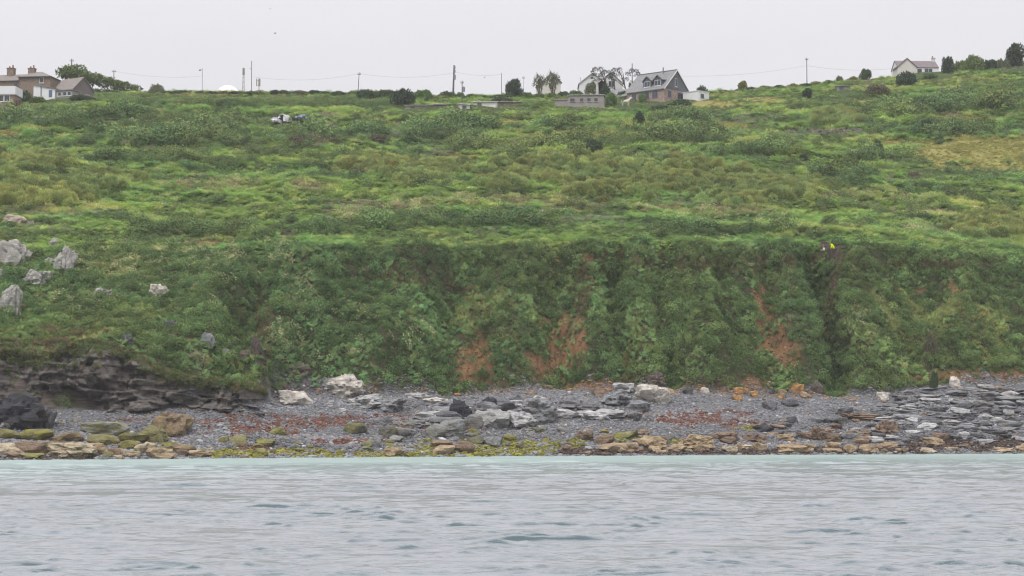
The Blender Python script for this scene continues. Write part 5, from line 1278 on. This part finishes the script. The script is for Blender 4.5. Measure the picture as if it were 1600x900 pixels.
# flat-roofed building with white fascia
fb, s = site("flat_roofed_building", 4, 161, 446, R(-3)); tag(fb, "flat-roofed brick building with deep white fascia at left edge", "building")
box("wall", fb, M_brown, -9, 2.6, 0, 5, -1.4, 1.8); box("fascia", fb, M_white, -9.2, 2.8, -.25, 5.2, 1.803, 3.6)
window(fb, 'f', -1.3, 3.0, .35, 1.35, 0, 1); window(fb, 'f', .95, 1.2, .35, 1.35, 0, 0); window(fb, 'f', -5.5, 3.0, .35, 1.35, 0, 1)
# sheds sunk in the scrub
def shed(px, pyb, Y, phi, L_, W_, h0_, h1_, mat, wallm, lab, door=True):
    o, s = site("shed", px, pyb, Y, R(phi)); o.location = hit(px, pyb); tag(o, lab, "shed")
    prism("wall", o, wallm, [(0, -1.2), (W_, -1.2), (W_, h1_), (0, h0_)], -L_ / 2, L_ / 2, 'x')
    k = (h1_ - h0_) / W_
    r_ = prism("roof", o, mat, [(-.3, h0_ - .3 * k + .02), (W_ + .3, h1_ + .3 * k + .02), (W_ + .3, h1_ + .3 * k + .12), (-.3, h0_ - .3 * k + .12)], -L_ / 2 - .2, L_ / 2 + .2, 'x')
    nr = int(L_ / .45)
    for q in range(0, nr, 3):
        x_ = -L_ / 2 + .2 + q * .45
        prism("roof_rib", r_, mat, [(-.3, h0_ - .3 * k + .123), (W_ + .3, h1_ + .3 * k + .123), (W_ + .3, h1_ + .3 * k + .18), (-.3, h0_ - .3 * k + .18)], x_, x_ + .12, 'x')
    if door: box("door", o, M_slated, -L_ * .3, -L_ * .3 + .9, -.06, -.003, -.8, h0_ - .25)
    return o
M_sheetw = plain("white_sheet", (.62, .60, .58), .6, .1, .7)
shed(655, 169, 452, -5, 6.0, 4.5, .55, 1.15, M_corr, M_block, "low grey corrugated shed roof sunk in the scrub")
shed(689, 166, 456, -3, 3.2, 3.0, .35, .85, M_corr, M_brown, "small shed roof right of the low grey corrugated shed")
shed(727, 171, 450, 25, 2.2, 1.8, 1.0, 1.2, M_sheetw, M_sheetw, "small white shed at the foot of the transformer pole")
shed(757, 166, 454, -4, 5.0, 3.4, .9, 1.35, M_sheetw, M_sheetw, "white shed right of the transformer pole")
shed(796, 165, 457, -4, 7.0, 3.4, .75, 1.2, M_corr, M_brown, "long tan corrugated shed left of the block building")
shed(61, 188, 425, -3, 4.4, 2.2, .55, .75, M_sheetw, M_block, "long low white roof in scrub below the houses")
shed(1318, 141, 470, 0, 3.0, 2.0, .9, 1.0, M_block, M_block, "small grey hut on the slope right of the lone pole")
# white dome over the skyline
dm, s = site("domed_roof", 356, 146, 520, 0); tag(dm, "white domed roof just showing over the skyline", "dome")
V, Fc = [], []
for i in range(7):
    a_ = i / 6 * math.pi / 2; rr_ = 2.9 * math.cos(a_); zz = -.6 + 2.6 * math.sin(a_)
    for k in range(24): V.append((rr_ * math.cos(k * math.pi / 12), rr_ * math.sin(k * math.pi / 12), zz))
for i in range(6):
    for k in range(24): Fc.append((i * 24 + k, i * 24 + (k + 1) % 24, (i + 1) * 24 + (k + 1) % 24, (i + 1) * 24 + k))
mesh_obj("shell", V, Fc, plain("dome_skin", (.85, .85, .86), .5, .03), dm, True)
mesh_obj("drum", [(2.95 * math.cos(k * math.pi / 12), 2.95 * math.sin(k * math.pi / 12), z_) for z_ in (-4, -.6) for k in range(24)], [(k, (k + 1) % 24, 24 + (k + 1) % 24, 24 + k) for k in range(24)], M_block, dm)

# ------------------------------------------------------------------ poles and masts
def tube(name, par, mat, p0, p1, r0, r1, k=8):
    p0, p1 = Vector(p0), Vector(p1); d = (p1 - p0).normalized(); a_ = d.orthogonal().normalized(); b_ = d.cross(a_)
    V = [p + (a_ * math.cos(6.2832 * i / k) + b_ * math.sin(6.2832 * i / k)) * r_ for p, r_ in ((p0, r0), (p1, r1)) for i in range(k)]
    return mesh_obj(name, V, [(i, (i + 1) % k, k + (i + 1) % k, k + i) for i in range(k)] + [tuple(range(k - 1, -1, -1)), tuple(range(k, 2 * k))], mat, par)
TOPS = {}
def pole(px, pyt, Y, lab, r=.14, arm=None, lean=0.0, extra=None, name="utility_pole", cat="pole", mat=None):
    g = ground(px, Y); top = at(px, pyt, Y); Hh = top[2] - g.z
    o = empty(name, g); tag(o, lab, cat)
    mat = mat or M_wood; lx = lean * Hh
    tube("shaft", o, mat, (-lx, 0, -.6), (0, 0, Hh), r, r * .65)
    if arm:
        a_ = tube("crossarm", o, mat, (-arm, 0, Hh - .5), (arm, 0, Hh - .5), .07, .07, 6)
        for sx in (-1, 1): tube("insulator", a_, M_steel, (sx * arm * .85, 0, Hh - .45), (sx * arm * .85, 0, Hh - .15), .06, .04, 6)
    TOPS[px] = Vector((g.x, g.y, g.z + Hh - .3))
    return o, Hh
pole(101, 101, 500, "shorter pole behind the barn and wedge hedge", .16)
pole(111, 92, 505, "taller pole rising behind the top of the wedge hedge", .19, .5)
pole(177, 109, 520, "pole behind the middle of the wedge hedge", .13, .5)
o, hh = pole(315.5, 107, 515, "slim street lamp on the left skyline", .075, name="street_lamp", cat="street lamp", mat=M_steel)
tube("arm", o, M_steel, (0, 0, hh - .1), (-.5, 0, hh - .35), .05, .05, 6); ld = box("lamp_head", o, M_steel, -.85, -.35, -.15, .15, hh - .5, hh - .28); box("lens", ld, M_glass, -.8, -.4, -.12, .12, hh - .56, hh - .503)
o, hh = pole(392.5, 95, 515, "tallest thin pole between the lattice mast and panel antenna", .12, mat=M_steel)
box("bracket", o, M_steel, -.5, -.08, -.05, .05, hh - 2.0, hh - 1.9)
g = ground(380, 518); hh = at(380, 106, 518)[2] - g.z
o = empty("lattice_mast", g); tag(o, "short lattice mast with a drum antenna on top", "mast")
for sx in (-1, 1):
    for sy in (-1, 1): tube("leg", o, M_steel, (sx * .32, sy * .3, -.5), (sx * .14, sy * .14, hh - 1.7), .045, .04, 6)
for k in range(9):
    z0 = k * (hh - 1.8) / 9; z1 = (k + 1) * (hh - 1.8) / 9; w0, w1 = .32 - .02 * k, .3 - .02 * k
    for sy in (-1, 1): tube("brace", o, M_steel, (-w0 * (1 if k % 2 else -1), sy * w0, z0), (w1 * (1 if k % 2 else -1), sy * w1, z1), .025, .025, 5)
an = tube("antenna_drum", o, M_block, (0, 0, hh - 1.75), (0, 0, hh - .08), .3, .27, 12); tube("drum_cap", an, M_steel, (0, 0, hh - .078), (0, 0, hh), .22, .16, 12)
g = ground(404, 516); hh = at(404, 123, 516)[2] - g.z
o = empty("panel_antenna", g); tag(o, "stubby mast with two panel antennas on the left skyline", "mast")
tube("shaft", o, M_steel, (.05, 0, -.5), (.05, 0, hh - 1.7), .09, .09)
box("wide_panel", o, M_block, -.12, .38, -.15, .15, hh - 1.85, hh); box("narrow_panel", o, M_block, -.62, -.42, -.1, .1, hh - 1.8, hh)
box("strut", o, M_steel, -.418, -.122, -.04, .04, hh - .5, hh - .4); box("strut", o, M_steel, -.418, -.122, -.04, .04, hh - 1.65, hh - 1.55)
pole(561, 113, 505, "thin leaning pole on the skyline left of the large shrub", .11, .4, .06)
o, hh = pole(709.5, 102, 500, "thick leaning pole with bulky equipment on the middle skyline", .27, None, .035)
for z_, w_ in ((hh - .6, .28), (hh - 1.5, .3), (hh - 2.6, .42), (hh - 3.2, .4)): box("equipment_box", o, M_steel, -w_ / 2 + .05, w_ / 2 + .2, -.42, -.2, z_ - .3, z_ + .3)
o, hh = pole(722, 126, 450, "pole with a transformer standing before the sheds", .13, .35)
t_ = tube("transformer", o, M_steel, (.35, -.15, hh - 2.4), (.35, -.15, hh - 1.4), .3, .3, 12); tube("bushing", t_, M_block, (.35, -.15, hh - 1.398), (.35, -.15, hh - 1.15), .06, .04, 6)
pole(783.5, 114, 505, "slim pole left of the dense dome shrub", .085, None)
pole(809, 122, 510, "short pole just behind the dense dome shrub", .08)
o, hh = pole(818, 119, 510, "thin aerial mast right of the dense dome shrub", .05, .3, mat=M_steel)
pole(907, 121, 510, "slim pole left of the two white gables", .07)
pole(988, 99, 492, "pole standing among pines left of the dormered house", .14)
pole(1261, 90, 492, "lone tall pole on the right skyline", .12, .35)
def cable(p, q, sag, lab):
    cu = bpy.data.curves.new("overhead_cable", 'CURVE'); cu.dimensions = '3D'; cu.bevel_depth = .018; cu.bevel_resolution = 1
    sp_ = cu.splines.new('POLY'); sp_.points.add(16)
    for k in range(17):
        t_ = k / 16; v_ = Vector(p).lerp(Vector(q), t_); v_.z -= sag * 4 * t_ * (1 - t_); sp_.points[k].co = (*v_, 1)
    cu.materials.append(M_steel); o = bpy.data.objects.new("overhead_cable", cu); COL.objects.link(o); tag(o, lab, "cable"); return o
cable(TOPS[177], TOPS[315.5] - Vector((0, 0, 1.6)), .8, "overhead cable from wedge hedge pole to the street lamp")
cable(TOPS[392.5] - Vector((0, 0, 3.6)), TOPS[561], 1.2, "overhead cable sagging left from the thin leaning pole")
cable(TOPS[561], TOPS[709.5] - Vector((0, 0, 1.5)), 1.0, "overhead cable between the thin and the thick leaning poles")
cable(TOPS[709.5] - Vector((0, 0, 1.2)), TOPS[783.5], .6, "overhead cable from thick leaning pole to slim pole")
cable(TOPS[988] - Vector((0, 0, 2.0)), TOPS[1261] - Vector((0, 0, 1.6)), 1.5, "overhead cable crossing behind the dormered house")
cable(TOPS[1261] - Vector((0, 0, 1.6)), Vector(at(1404, 106, 500)), .8, "overhead cable from the lone pole to the bungalow")

# ------------------------------------------------------------------ dry stone walls
def stone_wall(pts, h, lab, tone=(.36, .34, .33)):
    r = random.Random(int(pts[0][0])); V, Fc = [], []; h *= .8; tone = tuple(c * .8 for c in tone)
    P_ = [hit(*p) for p in pts]
    o = empty("stone_wall", P_[0])
    for a_, b_ in zip(P_[:-1], P_[1:]):
        nn_ = max(3, int((b_ - a_).length / .42))
        for k in range(nn_):
            for row in range(3):
                if r.random() < .22 * (row + 1): continue
                c = a_.lerp(b_, (k + r.uniform(.1, .9)) / nn_) - P_[0]; c.z += -.1 + row * h / 3
                sx, sy, sz = r.uniform(.18, .34), r.uniform(.2, .3), h / 5 * r.uniform(.8, 1.3); k0 = len(V)
                V += [(c.x + x * sx * r.uniform(.8, 1.1), c.y + y * sy, c.z + z * sz * r.uniform(.8, 1.1)) for z in (0, 2) for x, y in ((-1, -1), (1, -1), (1, 1), (-1, 1))]
                Fc += [tuple(k0 + i for i in f) for f in ((3, 2, 1, 0), (4, 5, 6, 7), (0, 1, 5, 4), (1, 2, 6, 5), (2, 3, 7, 6), (3, 0, 4, 7))]
    w = mesh_obj("stones", V, Fc, plain("wall_stone", tone, .9, .5, 3.0), o); w["kind"] = "stuff"
    tag(o, lab, "stone wall"); return o
stone_wall([(1225, 212), (1300, 209), (1345, 208)], 1.3, "broken dry stone wall running across the right slope", (.24, .21, .2))
stone_wall([(470, 200), (500, 200), (525, 202)], 1.0, "dry stone bank in front of the blue car", (.22, .19, .17))
stone_wall([(557, 205), (583, 204)], 1.2, "short pale stone wall right of the car")
stone_wall([(618, 201), (655, 199)], 1.2, "stone wall stretch left of the sheds, lower of two", (.26, .23, .22))
stone_wall([(203, 191), (245, 191)], 1.3, "pale stone wall left of centre under the brown shrubs", (.33, .31, .29))
stone_wall([(103, 250), (135, 250)], 1.0, "small heap of whitish wall stones on the left slope", (.5, .48, .46))

# ------------------------------------------------------------------ vehicles
def car(px, pyb, phi, paint, lab, Y=None):
    g = hit(px, pyb); o = empty("parked_car", g + Vector((0, 0, .05)), R(phi)); tag(o, lab, "car")
    prof = [(-2.0, .35), (2.0, .35), (2.05, .7), (1.85, .92), (1.0, 1.0), (-1.6, 1.02), (-2.02, .9)]
    body = prism("body", o, paint, prof, -.82, .82)
    cab = [(-1.75, 1.0), (-1.45, 1.46), (.05, 1.5), (.95, 1.0)]
    V = [(x, sg * (.78 if z < 1.2 else .62), z) for sg in (-1, 1) for x, z in cab]
    k = 4; cb = mesh_obj("cabin", V, [(0, 1, 2, 3), (7, 6, 5, 4)] + [(i, k + i, k + (i + 1) % k, (i + 1) % k) for i in range(k)], paint, o)
    for sg in (-1, 1):
        V = [(-1.5, sg * .765, 1.06), (.75, sg * .765, 1.06), (.02, sg * .665, 1.42), (-1.38, sg * .665, 1.4)]
        mesh_obj("side_window", V + [(x, y + sg * .02, z) for x, y, z in V], [(0, 1, 2, 3), (4, 5, 6, 7), (0, 1, 5, 4), (2, 3, 7, 6), (1, 2, 6, 5), (3, 0, 4, 7)], M_glass, cb)
    for nm, a_, b_ in (("windscreen", (.90, 1.05, .72), (.14, 1.46, .58)), ("rear_window", (-1.73, 1.06, .72), (-1.49, 1.42, .58))):
        d = .03 if nm == "windscreen" else -.03
        V = [(a_[0] + d, -a_[2], a_[1]), (a_[0] + d, a_[2], a_[1]), (b_[0] + d, b_[2], b_[1]), (b_[0] + d, -b_[2], b_[1])]
        mesh_obj(nm, V + [(x - d * 2, y, z) for x, y, z in V], [(0, 1, 2, 3), (7, 6, 5, 4), (0, 4, 5, 1), (2, 6, 7, 3), (1, 5, 6, 2), (0, 3, 7, 4)], M_glass, cb)
    for wx in (-1.25, 1.3):
        for sg in (-1, 1):
            w = tube("wheel", o, M_slated, (wx, sg * .66, .3), (wx, sg * .86, .3), .31, .31, 14); tube("rim", w, M_steel, (wx, sg * .861, .3), (wx, sg * .875, .3), .18, .16, 10)
    for sg in (-1, 1):
        box("headlight", o, M_frame, 1.99, 2.06, sg * .6 - .16, sg * .6 + .16, .62, .76)
        box("tail_light", o, M_pot, -2.06, -1.99, sg * .66 - .1, sg * .66 + .1, .62, .86)
    return o
P_blue = plain("blue_car_paint", (.06, .085, .19), .35, .03, spec=.5); P_whitec = plain("white_car_paint", (.7, .7, .72), .35, .02, spec=.5)
car(474, 191, -112, P_blue, "blue car parked on the slope right of the white shelter")
car(431, 195, -102, P_whitec, "white car half hidden in grass left of the arched shelter")
g = hit(445, 191); o = empty("arched_shelter", g, R(-25)); tag(o, "small white arched shelter with a dark opening beside the white car", "shelter")
V, Fc = [], []
for y_ in (-1.3, 1.3):
    for rr_ in (1.0, .92):
        for k in range(13): a_ = math.pi * k / 12; V.append((rr_ * math.cos(a_), y_, rr_ * 1.55 * math.sin(a_)))
for k in range(12): Fc += [(k, k + 1, 27 + k, 26 + k), (13 + k, 39 + k, 40 + k, 14 + k), (k, 13 + k, 14 + k, k + 1), (26 + k, 27 + k, 40 + k, 39 + k)]
mesh_obj("shell", V, Fc, plain("shelter_skin", (.52, .50, .51), .7, .15, 1.5), o)
mesh_obj("back_panel", [(.91 * math.cos(math.pi * k / 12), 1.0, .91 * 1.55 * math.sin(math.pi * k / 12)) for k in range(13)] + [(.91 * math.cos(math.pi * k / 12), 1.05, .91 * 1.55 * math.sin(math.pi * k / 12)) for k in range(13)], [tuple(range(13)), tuple(range(25, 12, -1))] + [(k, 13 + k, 14 + k, k + 1) for k in range(12)], M_slated, o)
prism("front_panel", o, P_whitec, [(-.9, 0), (-.35, 0), (-.35, 1.1), (-.75, .9)], -1.25, -1.2); prism("front_panel", o, P_whitec, [(.35, 0), (.9, 0), (.75, .9), (.35, 1.1)], -1.25, -1.2)

# ------------------------------------------------------------------ person, horse, gulls
def skin(name, joints, edges, mat, parent=None, sub=2, root=0):
    me = bpy.data.meshes.new(name); me.from_pydata([j[:3] for j in joints], edges, []); me.materials.append(mat)
    o = bpy.data.objects.new(name, me); COL.objects.link(o)
    if parent: o.parent = parent
    md = o.modifiers.new("skin", 'SKIN'); md.use_smooth_shade = True
    for k, j in enumerate(joints):
        sv = me.skin_vertices[0].data[k]; r_ = j[3]; sv.radius = (r_, r_) if not isinstance(r_, tuple) else r_; sv.use_root = (k == root)
    sb = o.modifiers.new("smooth", 'SUBSURF'); sb.levels = 1; sb.render_levels = sub
    return o
g = hit(1301.5, 397)
M_skin = plain("skin", (.42, .26, .19), .6, .05); M_hi = plain("hi_vis_yellow", (.72, .86, .03), .7, .06); M_trs = plain("dark_trousers", (.05, .05, .06), .85, .1)
# bending forward to the viewer's left, hands at the ground
J = [(.10, 0, .78, .15), (.02, 0, .98, .17), (-.12, -.03, 1.16, .17), (-.22, -.05, 1.22, .07), (-.34, -.06, 1.25, .10),      # pelvis spine chest neck head
     (.12, .10, .74, .10), (.16, .12, .42, .075), (.10, .12, .08, .055), (-.04, .10, .04, .045),                               # right leg
     (.12, -.12, .74, .10), (.02, -.16, .42, .075), (.10, -.16, .08, .055), (-.05, -.18, .04, .045),                            # left leg
     (-.16, .14, 1.10, .07), (-.22, .18, .80, .055), (-.30, .14, .58, .04), (-.33, .12, .48, .035),                            # right arm
     (-.16, -.20, 1.10, .07), (-.26, -.22, .82, .055), (-.36, -.18, .62, .04), (-.39, -.16, .52, .035)]
E = [(0, 1), (1, 2), (2, 3), (3, 4), (0, 5), (5, 6), (6, 7), (7, 8), (0, 9), (9, 10), (10, 11), (11, 12), (2, 13), (13, 14), (14, 15), (15, 16), (2, 17), (17, 18), (18, 19), (19, 20)]
for hb, c in ((16, (-.33, .12, .48)), (20, (-.39, -.16, .52))):
    for f, (dx, dy, L_) in enumerate(((-.02, .035, .05), (-.035, .018, .08), (-.04, 0, .085), (-.035, -.018, .08), (-.03, -.035, .06))):
        k = len(J); J += [(c[0] + dx * .6, c[1] + dy, c[2] - L_ * .55, .011), (c[0] + dx * .2, c[1] + dy, c[2] - L_, .009)]; E += [(hb, k), (k, k + 1)]
person = skin("person", J, E, M_trs); person.location = g
tag(person, "person in bright yellow hooded jacket bending over in the cliff-top gully", "person")
JJ = [(.08, 0, .74, .19), (.02, 0, .98, .205), (-.12, -.03, 1.17, .205), (-.22, -.05, 1.24, .12), (-.35, -.06, 1.27, .15), (-.16, .16, 1.10, .10), (-.22, .19, .80, .082), (-.29, .15, .61, .065), (-.16, -.22, 1.10, .10), (-.26, -.23, .82, .082), (-.35, -.19, .65, .065), (.13, .1, .55, .14), (.10, -.14, .55, .14)]
skin("jacket", JJ, [(0, 1), (1, 2), (2, 3), (3, 4), (2, 5), (5, 6), (6, 7), (2, 8), (8, 9), (9, 10), (0, 11), (0, 12)], M_hi, person)
fc = mesh_obj("face", [(-.46 + .0, -.06 + .075 * math.cos(a_ * .785), 1.22 + .1 * math.sin(a_ * .785)) for a_ in range(8)] + [(-.505, -.06, 1.21)], [(a_, (a_ + 1) % 8, 8) for a_ in range(8)], M_skin, person, True)
g2 = hit(1287.5, 396.5)
bag = empty("work_bag", g2, R(20)); tag(bag, "small white bag on the gully edge left of the person", "bag")
V, Fc = ICO[3]; Vb = [(x * .2 * (1.1 - .3 * z), y * .16, .2 + z * .22 + .03 * math.sin(5 * x + 3 * y)) for x, y, z in V]
mesh_obj("sack", Vb, Fc, plain("white_sack", (.68, .66, .64), .8, .08), bag, True); tube("neck", bag, M_frame, (0, 0, .38), (.02, 0, .52), .05, .09, 8)
g2 = hit(1286, 392); st = tube("marker_stake", None, plain("stake_paint", (.55, .52, .5), .7, .05), g2 + Vector((0, 0, -.1)), g2 + Vector((.02, 0, .78)), .028, .022, 6); tag(st, "thin pale stake standing behind the white bag", "stake")

g = hit(978, 166); M_horse = plain("white_horse_coat", (.64, .58, .52), .8, .06, 2.0)
# standing side-on, head to the right and up
HJ = [(-.65, 0, 1.18, .30), (-.2, 0, 1.12, .33), (.35, 0, 1.15, .33), (.68, 0, 1.3, .25), (.98, 0, 1.62, .16), (1.12, 0, 1.86, .13), (1.32, 0, 1.80, .10), (1.52, 0, 1.68, .075)]
HE = [(0, 1), (1, 2), (2, 3), (3, 4), (4, 5), (5, 6), (6, 7)]
for sg, dx in ((-1, 0), (1, .14)):
    k = len(HJ); y_ = sg * .17
    HJ += [(-.66 + dx, y_, .98, .17), (-.50 + dx, y_, .80, .12), (-.80 + dx, y_, .48, .065), (-.72 + dx, y_, .10, .05), (-.66 + dx, y_, .0, .06)]; HE += [(0, k), (k, k + 1), (k + 1, k + 2), (k + 2, k + 3), (k + 3, k + 4)]
    k = len(HJ)
    HJ += [(.52 + dx, y_, .92, .13), (.50 + dx, y_, .50, .07), (.52 + dx, y_, .12, .05), (.57 + dx, y_, .0, .06)]; HE += [(2, k), (k, k + 1), (k + 1, k + 2), (k + 2, k + 3)]
for sg in (-1, 1):
    k = len(HJ); HJ += [(1.08, sg * .06, 2.0, .03), (1.10, sg * .07, 2.08, .012)]; HE += [(5, k), (k, k + 1)]
horse = skin("horse", HJ, HE, M_horse); horse.location = g; horse.rotation_euler = (0, 0, R(-12)); horse.scale = (.98,) * 3
tag(horse, "white horse standing in grass left of the dormered house front", "horse")
skin("tail", [(-.93, 0, 1.3, .05), (-1.05, 0, 1.1, .07), (-1.08, 0, .7, .05), (-1.06, 0, .5, .02)], [(0, 1), (1, 2), (2, 3)], M_horse, horse)
skin("mane", [(.62, 0, 1.56, .05), (.82, 0, 1.72, .07), (.97, 0, 1.9, .06), (1.07, 0, 2.0, .04)], [(0, 1), (1, 2), (2, 3)], M_frame, horse)

M_gull = plain("dark_bird", (.10, .095, .10), .8, .1)
def gull(px, py, Y, lab, roll, sc):
    o = empty("gull", at(px, py, Y), R(40), sc); o.rotation_euler = (0, roll, R(40)); tag(o, lab, "bird")
    skin("body", [(-.24, 0, 0, .02), (-.1, 0, 0, .055), (.08, 0, .01, .065), (.2, 0, .03, .04), (.26, 0, .04, .012)], [(0, 1), (1, 2), (2, 3), (3, 4)], M_gull, o, 1)
    for sg in (-1, 1):
        V = [(.1, sg * .04, .02), (-.08, sg * .04, .02), (-.08, sg * .3, .16), (.12, sg * .3, .17), (-.14, sg * .62, .06), (.0, sg * .5, .12)]
        mesh_obj("wing", V + [(x, y, z - .012) for x, y, z in V], [(0, 1, 2, 3), (3, 2, 4, 5), (9, 8, 7, 6), (11, 10, 8, 9), (0, 3, 9, 6), (3, 5, 11, 9), (1, 7, 8, 2), (2, 8, 10, 4)], M_gull, o)
gull(429.5, 52, 300, "dark bird flying high in the left sky", 1.0, .55); gull(422, 14, 380, "tiny faint bird at the top of the left sky", .5, .45); gull(757, 121, 420, "tiny bird low over the middle skyline", .8, .5)

# ------------------------------------------------------------------ sea air
hz, n, l, b = new_mat("sea_haze")
n.remove(b)
pv = n.new("ShaderNodeVolumePrincipled")
pv.inputs['Color'].default_value = (.97, .97, 1.0, 1); pv.inputs['Density'].default_value = HAZE; pv.inputs['Anisotropy'].default_value = 0.0
l.new(pv.outputs[0], n['Material Output'].inputs['Volume'])
haze = box("haze", None, hz, -2600, 2600, -2600, 1500, -9, 132)
tag(haze, "thin pale sea haze over the bay", "haze", kind="stuff")
